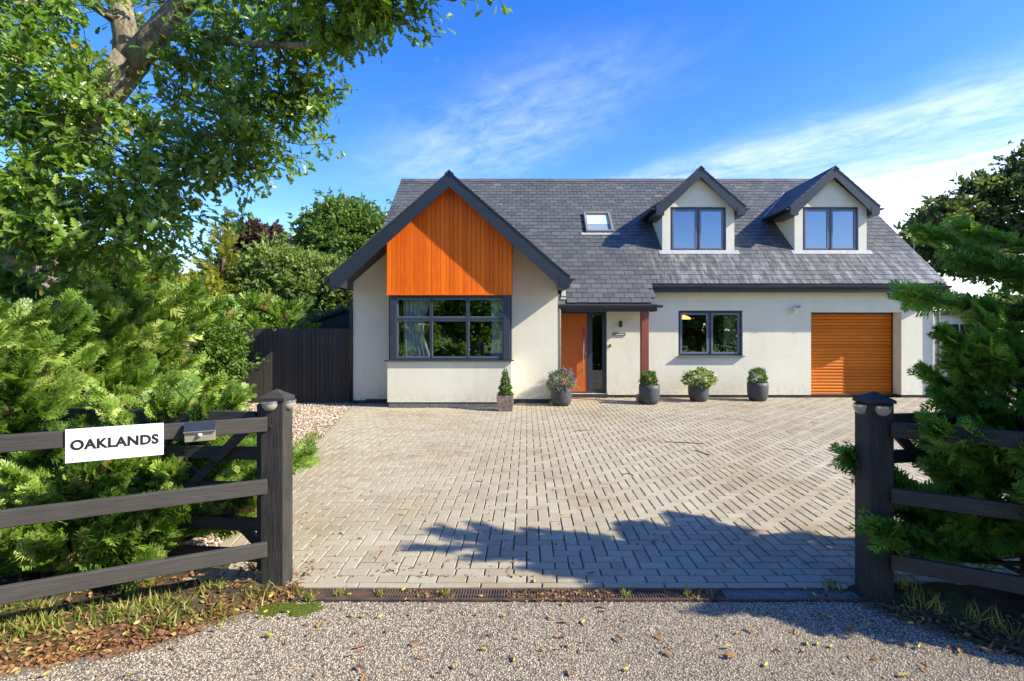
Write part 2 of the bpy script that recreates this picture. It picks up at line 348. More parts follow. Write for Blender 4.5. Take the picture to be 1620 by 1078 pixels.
class MB:
    def __init__(s): s.v = []; s.f = []
    def add(s, vs, fs):
        b = len(s.v); s.v.extend([tuple(v) for v in vs]); s.f.extend([tuple(b + i for i in f) for f in fs]); return s
    def box(s, x0, x1, y0, y1, z0, z1):
        return s.add([(x0, y0, z0), (x1, y0, z0), (x1, y1, z0), (x0, y1, z0), (x0, y0, z1), (x1, y0, z1), (x1, y1, z1), (x0, y1, z1)],
                     [(0, 3, 2, 1), (4, 5, 6, 7), (0, 1, 5, 4), (1, 2, 6, 5), (2, 3, 7, 6), (3, 0, 4, 7)])
    def prism(s, poly, d):
        n = len(poly); d = Vector(d); p = [Vector(q) for q in poly]
        nrm = Vector((0, 0, 0))
        for i in range(n): nrm += p[i].cross(p[(i + 1) % n])
        if nrm.dot(d) > 0: p = p[::-1]
        return s.add(p + [q + d for q in p], [tuple(range(n)), tuple(range(2 * n - 1, n - 1, -1))] +
                     [(i, i + n, (i + 1) % n + n, (i + 1) % n) for i in range(n)])
    def tube(s, pts, radii, n=8, cap=True):
        pts = [Vector(p) for p in pts]
        if isinstance(radii, (int, float)): radii = [radii] * len(pts)
        rings = []; b = len(s.v)
        for i, p in enumerate(pts):
            t = (pts[min(i + 1, len(pts) - 1)] - pts[max(i - 1, 0)]).normalized()
            up = Vector((0, 0, 1)) if abs(t.z) < 0.9 else Vector((1, 0, 0))
            a = t.cross(up).normalized(); c = a.cross(t)
            for k in range(n):
                th = 2 * math.pi * k / n
                s.v.append(tuple(p + (a * math.cos(th) + c * math.sin(th)) * radii[i]))
        for i in range(len(pts) - 1):
            for k in range(n):
                s.f.append((b + i * n + k, b + (i + 1) * n + k, b + (i + 1) * n + (k + 1) % n, b + i * n + (k + 1) % n))
        if cap:
            s.f.append(tuple(b + k for k in range(n))); e = b + (len(pts) - 1) * n
            s.f.append(tuple(e + n - 1 - k for k in range(n)))
        return s
    def lathe(s, prof, c=(0, 0, 0), n=24):
        b = len(s.v)
        for (r, z) in prof:
            for k in range(n):
                th = 2 * math.pi * k / n
                s.v.append((c[0] + r * math.cos(th), c[1] + r * math.sin(th), c[2] + z))
        for i in range(len(prof) - 1):
            for k in range(n):
                s.f.append((b + i * n + k, b + i * n + (k + 1) % n, b + (i + 1) * n + (k + 1) % n, b + (i + 1) * n + k))
        s.f.append(tuple(b + n - 1 - k for k in range(n)))
        e = b + (len(prof) - 1) * n; s.f.append(tuple(e + k for k in range(n)))
        return s
    def mesh(s, name, mat, off=(0, 0, 0), smooth=False, bevel=0.0):
        me = bpy.data.meshes.new(name); o = Vector(off)
        me.from_pydata([tuple(Vector(v) - o) for v in s.v], [], s.f)
        if bevel:
            bm = bmesh.new(); bm.from_mesh(me)
            bmesh.ops.bevel(bm, geom=[e for e in bm.edges if len(e.link_faces) == 2 and e.calc_face_angle(0) > 0.6], offset=bevel, segments=1, affect='EDGES', profile=0.5)
            bm.to_mesh(me); bm.free()
        me.materials.append(MATS[mat] if isinstance(mat, str) else mat)
        if smooth: me.polygons.foreach_set('use_smooth', [True] * len(me.polygons))
        me.update(); return me
    def build(s, name, mat, parent=None, smooth=False, bevel=0.0, tone=None):
        w = woff(parent)
        o = link(name, s.mesh(name, mat, w, smooth, bevel), parent, None, None, tone)
        return o

def npmesh(name, V, faces, mat, off=(0, 0, 0), tone=None, smooth=False):
    """faces: (n,k) int array; tone: per-face array"""
    me = bpy.data.meshes.new(name); V = np.asarray(V, np.float32) - np.asarray(off, np.float32)
    me.vertices.add(len(V)); me.vertices.foreach_set('co', V.ravel())
    nf, k = faces.shape
    me.loops.add(nf * k); me.loops.foreach_set('vertex_index', faces.astype(np.int32).ravel())
    me.polygons.add(nf); me.polygons.foreach_set('loop_start', np.arange(0, nf * k, k, dtype=np.int32))
    try: me.polygons.foreach_set('loop_total', np.full(nf, k, np.int32))
    except Exception: pass
    me.update(calc_edges=True)
    me.polygons.foreach_set('use_smooth', np.full(nf, bool(smooth)))
    if tone is not None:
        a = me.attributes.new('tone', 'FLOAT', 'FACE'); a.data.foreach_set('value', np.asarray(tone, np.float32))
    me.materials.append(MATS[mat]); return me

def scatter(pv, pf, locs, mats, tones):
    """copy a prototype (verts pv, faces pf) to every loc with 3x3 matrix mats; one array"""
    pv = np.asarray(pv, np.float64); pf = np.asarray(pf); n = len(locs); nv = len(pv)
    V = np.einsum('nij,vj->nvi', mats, pv) + np.asarray(locs)[:, None, :]
    Fc = (pf[None] + (np.arange(n) * nv)[:, None, None]).reshape(-1, pf.shape[1])
    return V.reshape(-1, 3), Fc, np.repeat(tones, len(pf))

def frames(fwd, nrm, scale):
    """3x3 matrices with columns side, forward, normal"""
    f = fwd / (np.linalg.norm(fwd, axis=1, keepdims=True) + 1e-9)
    s = np.cross(f, nrm); s /= (np.linalg.norm(s, axis=1, keepdims=True) + 1e-9)
    u = np.cross(s, f)
    M = np.stack([s, f, u], axis=2)
    return M * np.asarray(scale).reshape(-1, 1, 1)

def at(px, py, Y):
    """the point at depth Y seen at pixel (px, py) of the photograph"""
    return Vector(((px - VX) * Y / F, Y, EYE - (py - HZ) * Y / F))

# ------------------------------------------------------------------ ground
def sheet(name, poly, z, mat):
    m = MB(); m.add([(x, y, z) for x, y in poly], [tuple(range(len(poly)))])
    return struct(m.build(name, mat))
sheet('ground', [(-600, -600), (600, -600), (600, 900), (-600, 900)], -0.09, 'field')

def edge_x(y): return -2.30 - 0.2 * (y - 3.6)              # left edge of the drive
VERGE_L = [(-9, 1.2), (-3.4, 2.06), (-2.9, 2.35), (-2.45, 2.52), (-2.0, 2.68), (-1.75, 2.92), (-1.52, 3.1), (-1.40, 3.2)]
VERGE_R = [(2.02, 3.2), (2.12, 3.0), (2.28, 2.8), (2.6, 2.62), (3.2, 2.5), (9, 1.6)]
sheet('road', [(-60, -5.2), (60, -5.2), (60, 3.195), (-60, 3.195)], -0.012, 'tarmac')
sheet('path', [(-60, -5.2), (60, -5.2), (60, -5.6), (-60, -5.6)], -0.02, 'earth')

def patch(name, poly_fn, x0, x1, y0, y1, step, zfn, mat):
    xs = np.arange(x0, x1 + 1e-6, step); ys = np.arange(y0, y1 + 1e-6, step); m = MB(); idx = {}
    for i, x in enumerate(xs):
        for j, y in enumerate(ys):
            idx[i, j] = len(m.v); m.v.append((x, y, zfn(x, y)))
    for i in range(len(xs) - 1):
        for j in range(len(ys) - 1):
            if poly_fn(xs[i] + step / 2, ys[j] + step / 2):
                m.f.append((idx[i, j], idx[i + 1, j], idx[i + 1, j + 1], idx[i, j + 1]))
    return struct(m.build(name, mat, smooth=True))
def interp(line, x): return float(np.interp(x, [p[0] for p in line], [p[1] for p in line]))
def nz(x, y, s=1.0): return mnoise.noise(Vector((x * s, y * s, 3.3)))
def verge_z_left(x, y):
    d = y - interp(VERGE_L, x) + 0.05 * nz(x, y, 5)
    return -0.03 + 0.075 * min(1, max(0, d * 2.2)) + 0.018 * nz(x, y, 6) + 0.008 * nz(x, y, 21)
def verge_z_right(x, y):
    d = y - interp(VERGE_R, x) + 0.05 * nz(x, y, 5)
    return -0.03 + 0.06 * min(1, max(0, d * 2.2)) + 0.018 * nz(x, y, 6) + 0.008 * nz(x, y, 21)
patch('verge_soil', lambda x, y: x < -1.42 and (x < edge_x(y) + 0.02 or y < 3.34), -9, -1.40, 1.2, 3.55, 0.05, verge_z_left, 'earth')
patch('verge_soil', lambda x, y: x > 2.05, 2.0, 9, 1.4, 3.36, 0.05, verge_z_right, 'earth')
sheet('gravel_bed', [(-12, 3.4), (edge_x(3.4), 3.4), (edge_x(12.6), 12.6), (-12, 12.6)], -0.02, 'gravel_bed')

# ------------------------------------------------------------------ paved drive
def build_drive():
    drive = sheet('driveway', [(edge_x(3.3), 3.34), (12.4, 3.34), (12.4, 13.3), (edge_x(13.3), 13.3)], -0.014, 'joint_sand')
    P = 0.1; G = 0.0042
    blocks = []                                           # centre x, y, half length x, half length y, angle
    yf = 3.425
    # edging strip and two stretcher rows along the drain
    x = -2.3
    while x < 12.3:
        blocks.append((x + 0.2, 3.385, 0.2 - G, 0.028, 0, 0.004)); x += 0.4
    for r in range(2):
        x = -2.4 + 0.11 * r
        while x < 12.3:
            blocks.append((x + 0.1, yf + 0.05 + r * P, 0.1 - G, 0.05 - G, 0, 0)); x += 0.2
    # two soldier rows along the flared left edge
    ang = math.atan(-0.2); ux, uy = -math.sin(-ang) , math.cos(ang)
    dirv = Vector((-0.2, 1, 0)).normalized(); sid = Vector((dirv.y, -dirv.x, 0))
    for r in range(2):
        s = 0.0 + 0.1 * r
        while s < 8.4:
            c = Vector((edge_x(3.6), 3.6, 0)) + dirv * (s + 0.1) + sid * (0.05 + 0.1 * r)
            if c.y > 3.64: blocks.append((c.x, c.y, 0.05 - G, 0.1 - G, -math.atan2(dirv.x, dirv.y), 0))
            s += 0.2
    y0 = yf + 2 * P
    def inside(x, y):
        if y < y0 or y > 12.9 or x > 12.2: return False
        if x < edge_x(y) + 0.16: return False
        if y > 11.2 and -3.05 < x < -0.3: return False
        if y > 11.88 and x < 0.74: return False
        return True
    for i in range(-45, 124):
        for j in range(-1, 96):
            m = (i - j) % 4
            cx, cy = i * P, y0 + j * P
            if m == 0:
                a, b = inside(cx + .05, cy + .05), inside(cx + .15, cy + .05)
                if a and b: blocks.append((cx + .1, cy + .05, .1 - G, .05 - G, 0, 0))
                elif a or b: blocks.append((cx + (.05 if a else .15), cy + .05, .05 - G, .05 - G, 0, 0))
            elif m == 3:
                a, b = inside(cx + .05, cy + .05), inside(cx + .05, cy + .15)
                if a and b: blocks.append((cx + .05, cy + .1, .05 - G, .1 - G, 0, 0))
                elif a or b: blocks.append((cx + .05, cy + (.05 if a else .15), .05 - G, .05 - G, 0, 0))
    B = np.array(blocks)
    n = len(B)
    bev = 0.005
    # unit block: 4 top corners inset, 4 shoulder, 4 bottom
    sgn = np.array([(-1, -1), (1, -1), (1, 1), (-1, 1)])
    zj = rng.normal(0, 0.0013, n) + B[:, 5]; tx = rng.normal(0, 0.006, n); ty = rng.normal(0, 0.006, n)
    V = np.zeros((n, 12, 3))
    for k, (inset, z) in enumerate(((bev, 0.0), (0.0, -bev), (0.0, -0.045))):
        for c in range(4):
            lx = sgn[c, 0] * (B[:, 2] - inset); ly = sgn[c, 1] * (B[:, 3] - inset)
            ca, sa = np.cos(B[:, 4]), np.sin(B[:, 4])
            V[:, k * 4 + c, 0] = B[:, 0] + lx * ca - ly * sa
            V[:, k * 4 + c, 1] = B[:, 1] + lx * sa + ly * ca
            V[:, k * 4 + c, 2] = z + zj + tx * lx + ty * ly
            main = (B[:, 4] == 0) & (B[:, 1] > 3.66)
            V[:, k * 4 + c, 0] = np.where(main, np.maximum(V[:, k * 4 + c, 0], -2.30 - 0.2 * (V[:, k * 4 + c, 1] - 3.6) + 0.213), V[:, k * 4 + c, 0])
    fc = [(0, 1, 2, 3)]
    for k in range(2):
        for c in range(4):
            d = (c + 1) % 4
            fc.append(((k + 1) * 4 + c, (k + 1) * 4 + d, k * 4 + d, k * 4 + c))
    fc = np.array(fc)
    tone = np.clip(rng.normal(0.5, 0.14, n), 0, 1)
    # the 300 that show largest stay separate objects
    vis = (B[:, 0] / B[:, 1] > -1.0 + 0.36) & (B[:, 0] / B[:, 1] < 0.66) & (B[:, 1] > 3.41) & (B[:, 0] > -2.0 - 0.2 * (B[:, 1] - 3.6)) & (B[:, 2] * B[:, 3] > 0.003) & (B[:, 4] == 0)
    vis |= (B[:, 3] < 0.03) & (B[:, 0] > -1.45) & (B[:, 0] < 2.1)
    order = np.argsort(np.where(vis, B[:, 1], 1e9))[:300]
    own = np.zeros(n, bool); own[order] = True
    cache = {}
    for i in order:
        key = (round(B[i, 2], 3), round(B[i, 3], 3))
        if key not in cache:
            vv = []
            for inset, z in ((bev, 0.0), (0.0, -bev), (0.0, -0.045)):
                for c in range(4): vv.append((sgn[c, 0] * (B[i, 2] - inset), sgn[c, 1] * (B[i, 3] - inset), z))
            cache[key] = npmesh('paver', np.array(vv), fc, 'paver')
        o = link('paver', cache[key], drive, (B[i, 0], B[i, 1], zj[i]), (ty[i], -tx[i], 0), tone[i])
    rest = ~own
    Vr = V[rest]; k = len(Vr)
    Fr = (fc[None] + (np.arange(k) * 12)[:, None, None]).reshape(-1, 4)
    stuff(link('paver_field', npmesh('paver_field', Vr.reshape(-1, 3), Fr, 'paver', (0, 0, 0), np.repeat(tone[rest], len(fc))), drive))
    return drive
build_drive()

def build_drain():
    t = thing('drain_channel', 'narrow slotted metal drain channel across the drive entrance', 'drain', (0.3, 3.29, 0))
    x0, x1 = -1.46, 2.09
    MB().box(x0, x1, 3.2, 3.352, -0.08, -0.028).build('channel', 'earth', t)
    m = MB(); m.box(x0, x1, 3.214, 3.226, -0.03, -0.004); m.box(x0, x1, 3.336, 3.352, -0.03, -0.003)
    m.build('rim', 'rusty_iron', t)
    for k, (a, b, mat) in enumerate(((x0, -0.55, 'rusty_iron'), (-0.547, 0.35, 'rusty_iron'), (0.353, 1.25, 'rusty_iron'), (1.253, x1, 'galvanised'))):
        m = MB(); x = a
        while x < b:
            m.box(x, x + 0.009, 3.2262, 3.3358, -0.022, -0.006); x += 0.0175
        m.box(a, b, 3.276, 3.284, -0.0225, -0.0065)
        m.build('grating', mat, t)
build_drain()

# ------------------------------------------------------------------ house
TP = 0.894                                               # main roof pitch
SL = math.sqrt(1 + TP * TP); DY, DZ = 1 / SL, TP / SL
Y0R, Z0R = 12.05, 2.31                                   # porch eave line on the roof plane
YE = 12.6; YR = 16.8
def roof_z(y): return Z0R + TP * (y - Y0R)
ZE = roof_z(YE); ZR = roof_z(YR)
XL, XR = -4.06, 10.24
GX, GT, GZ, GY = -1.64, 0.87, 5.03, 10.98                # gable ridge x, pitch, ridge z, front
house = thing('house', 'cream rendered house with slate roof, orange timber gable and two dormers', 'house', (3.1, 13.0, 0))

def wall_holes(x0, x1, z0, z1, y0, y1, holes):
    xs = sorted({x0, x1, *[h[0] for h in holes], *[h[1] for h in holes]}); zs = sorted({z0, z1, *[h[2] for h in holes], *[h[3] for h in holes]})
    fill = lambda i, j: 0 <= i < len(xs) - 1 and 0 <= j < len(zs) - 1 and not any(h[0] - 1e-6 < (xs[i] + xs[i + 1]) / 2 < h[1] and h[2] < (zs[j] + zs[j + 1]) / 2 < h[3] for h in holes)
    m = MB()
    for i in range(len(xs) - 1):
        for j in range(len(zs) - 1):
            if not fill(i, j): continue
            a, b, c, d = xs[i], xs[i + 1], zs[j], zs[j + 1]
            m.add([(a, y0, c), (b, y0, c), (b, y0, d), (a, y0, d)], [(0, 1, 2, 3)])
            m.add([(a, y1, c), (b, y1, c), (b, y1, d), (a, y1, d)], [(3, 2, 1, 0)])
            if not fill(i - 1, j): m.add([(a, y0, c), (a, y1, c), (a, y1, d), (a, y0, d)], [(3, 2, 1, 0)])
            if not fill(i + 1, j): m.add([(b, y0, c), (b, y1, c), (b, y1, d), (b, y0, d)], [(0, 1, 2, 3)])
            if not fill(i, j - 1): m.add([(a, y0, c), (b, y0, c), (b, y1, c), (a, y1, c)], [(3, 2, 1, 0)])
            if not fill(i, j + 1): m.add([(a, y0, d), (b, y0, d), (b, y1, d), (a, y1, d)], [(0, 1, 2, 3)])
    return m

DOOR = (0.80, 2.0, 0.10, 2.17); WIN = (3.78, 5.38, 1.015, 2.17); GAR = (7.08, 9.33, -0.02, 2.13)
def build_walls():
    wall_holes(0.715, 10.155, 0.07, 2.66, 12.9, 13.2, [DOOR, WIN, (GAR[0], GAR[1], 0.07, GAR[3])]).build('wall', 'render', house)
    # end walls and back wall
    for x0, x1 in ((-3.98, -3.7), (9.86, 10.155)):
        ya = 11.903 if x0 < 0 else 13.203
        zt = 2.66
        poly = [(x0, ya, 0.07), (x0, 20.7, 0.07), (x0, 20.7, 2.66), (x0, YR, ZR - 0.2), (x0, max(ya, 12.9), 2.72 if ya < 13 else 2.9), (x0, ya, 2.66)]
        MB().prism(poly, (x1 - x0, 0, 0)).build('end_wall', 'render', house)
    MB().box(-3.7, 9.86, 20.4, 20.7, 0.07, 2.66).build('back_wall', 'render', house)
    # gable front around the bay
    und = lambda x: GZ - 0.21 - GT * abs(x - GX)
    for a, b in ((-3.98, -3.02), (-0.33, 0.715)):
        MB().prism([(a, 11.9, 0.1), (b, 11.9, 0.1), (b, 11.9, und(b)), (a, 11.9, und(a))], (0, 0.25, 0)).build('gable_wall', 'render', house)
    MB().box(0.46, 0.7149, 12.1505, 13.2, 0.1, 2.7).build('gable_side_wall', 'render', house)
    # bay below the window and its cheeks
    MB().box(-3.02, -0.33, 11.25, 11.8995, 0.115, 1.0).build('bay_wall', 'render', house)
    for a, b in ((-3.018, -2.95), (-0.40, -0.332)): MB().box(a, b, 11.37, 11.899, 1.031, 2.44).build('bay_cheek', 'anthracite_frame', house)
    # plinths
    m = MB(); m.box(0.73, DOOR[0], 12.915, 13.19, 0, 0.068); m.box(2.0, 7.07, 12.915, 13.19, -0.01, 0.068); m.box(9.34, 10.14, 12.915, 13.19, -0.01, 0.068)
    m.box(-3.965, -3.03, 11.915, 12.14, -0.01, 0.098); m.box(-0.32, 0.70, 11.915, 12.14, -0.01, 0.098)
    m.box(-3.965, -3.72, 12.142, 20.6, -0.01, 0.068); m.box(9.9, 10.14, 13.21, 20.6, -0.01, 0.068)
    pl = m.build('plinth', 'plinth', house)
    bp = MB().box(-3.0, -0.35, 11.285, 11.88, -0.02, 0.112).build('bay_plinth', 'mortar', house)
    bm_ = MB().box(-0.106, 0.106, -0.015, 0.015, -0.05, 0.05).mesh('brick', 'plinth_brick', bevel=0.004)
    x = -2.89
    for k in range(12):
        link('brick', bm_, bp, (x, 11.28, 0.052), (0, 0, 0), random.random()); x += 0.2205
    # interior shell so that the rooms are rooms
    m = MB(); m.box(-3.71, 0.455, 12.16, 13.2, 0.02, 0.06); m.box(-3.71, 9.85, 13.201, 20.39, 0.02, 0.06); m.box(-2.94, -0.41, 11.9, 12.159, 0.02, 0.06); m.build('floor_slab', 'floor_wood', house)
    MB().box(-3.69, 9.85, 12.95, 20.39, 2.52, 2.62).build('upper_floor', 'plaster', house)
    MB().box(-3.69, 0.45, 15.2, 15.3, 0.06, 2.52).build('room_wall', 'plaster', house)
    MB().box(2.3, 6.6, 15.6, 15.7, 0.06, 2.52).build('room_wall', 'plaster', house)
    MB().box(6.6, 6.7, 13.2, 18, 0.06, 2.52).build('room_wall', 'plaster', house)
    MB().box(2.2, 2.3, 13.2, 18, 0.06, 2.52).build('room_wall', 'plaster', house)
build_walls()

def slate_rows(u0, u1, s1, gauge, cull, width=0.25, start=0):
    """list of (u centre, s, half width) for one roof plane"""
    out = []
    k = start
    while k * gauge < s1:
        s = k * gauge; u = u0 - (width / 2 if k % 2 else 0.0)
        while u < u1:
            a, b = max(u, u0), min(u + width, u1)
            if b - a > 0.03 and cull((a + b) / 2, s + gauge / 2): out.append(((a + b) / 2, s, (b - a) / 2))
            u += width
        k += 1
    return np.array(out)

SLATE_L, SLATE_T = 0.30, 0.009
def slate_proto(hw):
    g = 0.0055; h = hw - g
    # tilted thin box: tail lifted on the slate below
    return np.array([(-h, 0, 0.013), (h, 0, 0.013), (h, SLATE_L, -0.004), (-h, SLATE_L, -0.004),
                     (-h, 0, 0.013 + SLATE_T), (h, 0, 0.013 + SLATE_T), (h, SLATE_L, -0.004 + SLATE_T), (-h, SLATE_L, -0.004 + SLATE_T)])
SLATE_F = np.array([(4, 5, 6, 7), (0, 1, 5, 4), (1, 2, 6, 5), (3, 0, 4, 7), (0, 3, 2, 1)])
def lay_slates(rows, origin, U, S, parent, name, own_idx=(), smax=99.0):
    origin, U, S = Vector(origin), Vector(U), Vector(S); Nn = U.cross(S)
    if Nn.z < 0: U_ = -U; Nn = -Nn
    else: U_ = U
    M = np.array([U_, S, Nn]).T
    n = len(rows); tone = np.clip(rng.beta(5.0, 5.6, n), 0, 0.97); tone[rng.random(n) > 0.994] = 1.0
    jit = rng.normal(0, 0.0012, n); rot = rng.normal(0, 0.005, n)
    V = np.zeros((n, 8, 3))
    for i in range(n):
        p = slate_proto(rows[i, 2]); p[:, 1] *= min(1.0, max(0.1, (smax - rows[i, 1]) / SLATE_L)); p[:, 2] += jit[i]; p[:, 1] += jit[i] * 2
        c, s_ = math.cos(rot[i]), math.sin(rot[i])
        q = p.copy(); q[:, 0] = p[:, 0] * c - p[:, 1] * s_; q[:, 1] = p[:, 0] * s_ + p[:, 1] * c
        V[i] = q @ M.T + np.array(origin + U * rows[i, 0] + S * rows[i, 1])
    own = np.zeros(n, bool); own[list(own_idx)] = True
    cache = {}
    R3 = Matrix(M.tolist())
    for i in np.nonzero(own)[0]:
        key = round(rows[i, 2], 3)
        if key not in cache: cache[key] = npmesh('slate', slate_proto(rows[i, 2]), SLATE_F, 'slate')
        link('slate', cache[key], parent, origin + U * rows[i, 0] + S * rows[i, 1] + Nn * jit[i], R3 @ Matrix.Rotation(rot[i], 3, 'Z'), tone[i])
    r = ~own; Vr = V[r]; k = len(Vr)
    if k:
        Fr = (SLATE_F[None] + (np.arange(k) * 8)[:, None, None]).reshape(-1, 4)
        stuff(link(name, npmesh(name, Vr.reshape(-1, 3), Fr, 'slate', woff(parent), np.repeat(tone[r], 5)), parent))

SKY = (1.65, 2.42, 14.35, 15.12)
DORM = (4.53, 8.02); DW = 0.95; DZA = 5.914; DYF = 13.67; DYB = 13.47; DHW = 1.15
def build_main_roof():
    # deck under the slates
    m = MB()
    def slab(x0, x1, ya, yb, th=0.12):
        m.prism([(x0, ya, roof_z(ya) - 0.02), (x0, yb, roof_z(yb) - 0.02), (x0, yb, roof_z(yb) - 0.02 - th), (x0, ya, roof_z(ya) - 0.02 - th)], (x1 - x0, 0, 0))
    slab(XL + 0.01, XR - 0.01, YE, 13.75)
    # upper deck with gaps at dormers and rooflight
    slab(XL + 0.01, SKY[0] + 0.04, 13.7502, YR)
    slab(SKY[0] + 0.0402, SKY[1] - 0.0402, 13.7502, SKY[2] + 0.03); slab(SKY[0] + 0.0402, SKY[1] - 0.0402, SKY[3] - 0.03, YR)
    xs = [SKY[1] - 0.04]
    for c in DORM: xs += [c - DW + 0.1, c + DW - 0.1]
    xs.append(XR - 0.01)
    for a, b in zip(xs[::2], xs[1::2]): slab(a, b, 13.7502, YR)
    for c in DORM: slab(c - DW + 0.1002, c + DW - 0.1002, 16.0, YR)
    slab(0.72, 3.03, Y0R, YE - 0.0005)
    # rear slope
    m.prism([(XL + 0.01, YR + 0.0005, ZR - 0.02), (XL + 0.01, 21.0, ZR - 0.02 - TP * (21.0 - YR)), (XL + 0.01, 21.0, ZR - 0.14 - TP * (21.0 - YR)), (XL + 0.01, YR + 0.0005, ZR - 0.14)], (XR - XL - 0.02, 0, 0))
    roof = m.build('roof', 'felt_roof', house)
    g = 0.1845
    def cull(x, s):
        y = Y0R + s * DY; z = Z0R + s * DZ
        if y < YE - 0.02 and not (0.72 < x < 3.035): return False
        if SKY[0] + 0.02 < x < SKY[1] - 0.02 and SKY[2] + 0.03 < y < SKY[3] - 0.05: return False
        if abs(x - GX) < 2.5 and z < GZ - GT * abs(x - GX) - 0.25: return False
        for c in DORM:
            if abs(x - c) < DW - 0.14 and y > DYF + 0.02 and z < DZA - GT * abs(x - c) - 0.2: return False
            if y > DYF + 0.02 and abs(x - c) < DHW - 0.1 and z < DZA - GT * abs(x - c) - 0.35 and abs(x - c) < DW: return False
        return True
    s1 = (YR - Y0R) * SL - 0.05
    rows = slate_rows(XL, XR, s1, g, cull)
    # trim the porch courses to the porch width
    for r in rows:
        if r[1] < 0.70:
            a, b = max(r[0] - r[2], 0.72), min(r[0] + r[2], 3.04); r[0] = (a + b) / 2; r[2] = (b - a) / 2
    full = np.nonzero(rows[:, 2] > 0.124)[0]
    vis = []
    for i in full:
        x, s, _ = rows[i]; y = Y0R + s * DY; z = Z0R + s * DZ
        if x < 0.95 + max(0, (2.83 - z)) or x > 9.9: continue
        vis.append(i)
    vis.sort(key=lambda i: rows[i, 1])
    lay_slates(rows, (0, Y0R, Z0R), (1, 0, 0), (0, DY, DZ), roof, 'slate_courses', vis[:300], s1 + 0.05)
    # rear slope and ridge
    def cullr(x, s): return True
    rows = slate_rows(XL, XR, (21.0 - YR) * SL, g, cullr)
    lay_slates(rows, (0, 21.0, ZR - TP * (21.0 - YR)), (1, 0, 0), (0, -DY, DZ), roof, 'rear_slate_courses', (), (21.0 - YR) * SL)
    prof = lambda w, t: [(-0, 0, 0)]
    rm = MB(); w = 0.13
    rm.prism([(-0.222, 0, 0.0), (-0.222, -w, -w * TP), (-0.222, -w, -w * TP - 0.014), (-0.222, 0, -0.018), (-0.222, w, -w * TP - 0.014), (-0.222, w, -w * TP)], (0.444, 0, 0))
    ridge = rm.mesh('ridge_tile', 'slate')
    n = 32; step = (XR - XL) / n
    for k in range(n):
        link('ridge_tile', ridge, roof, (XL + step * (k + .5), YR, ZR + 0.045 + random.uniform(-.003, .003)), (0, random.uniform(-.006, .006), 0), random.uniform(0.3, 0.8))
    # verges
    for x in (XL, XR):
        dx = 0.025 if x < 0 else -0.025
        MB().prism([(x, YE, ZE - 0.03), (x, YR, ZR - 0.03), (x, YR, ZR - 0.2), (x, YE, ZE - 0.2)], (dx, 0, 0)).build('verge_board', 'anthracite', roof)
    return roof
main_roof = build_main_roof()

def gutter(name, p0, p1, r, parent, mat='anthracite', clips=True):
    p0, p1 = Vector(p0), Vector(p1); d = (p1 - p0); L = d.length; d.normalize(); side = d.cross(Vector((0, 0, 1))).normalized()
    m = MB(); n = 8; t = 0.006
    prof = [(math.cos(a) * r, -math.sin(a) * r) for a in np.linspace(0, math.pi, n + 1)]
    inner = [(math.cos(a) * (r - t), -math.sin(a) * (r - t)) for a in np.linspace(math.pi, 0, n + 1)]
    poly = [p0 + side * a + Vector((0, 0, b)) for a, b in prof + inner]
    m.prism(poly, d * L)
    # stop ends
    for p in (p0, p1 - d * 0.005):
        m.prism([p + side * a * 0.99 + Vector((0, 0, b * 0.99 - 0.001)) for a, b in prof], d * 0.005)
    g = m.build(name, mat, parent)
    if clips:
        k = 0.35
        while k < L:
            q = p0 + d * k
            MB().tube([q + side * (math.cos(a) * (r + .006)) + Vector((0, 0, -math.sin(a) * (r + .006))) for a in np.linspace(0, math.pi, 7)], 0.007, 4).build('gutter_clip', mat, g)
            k += 0.95
    return g

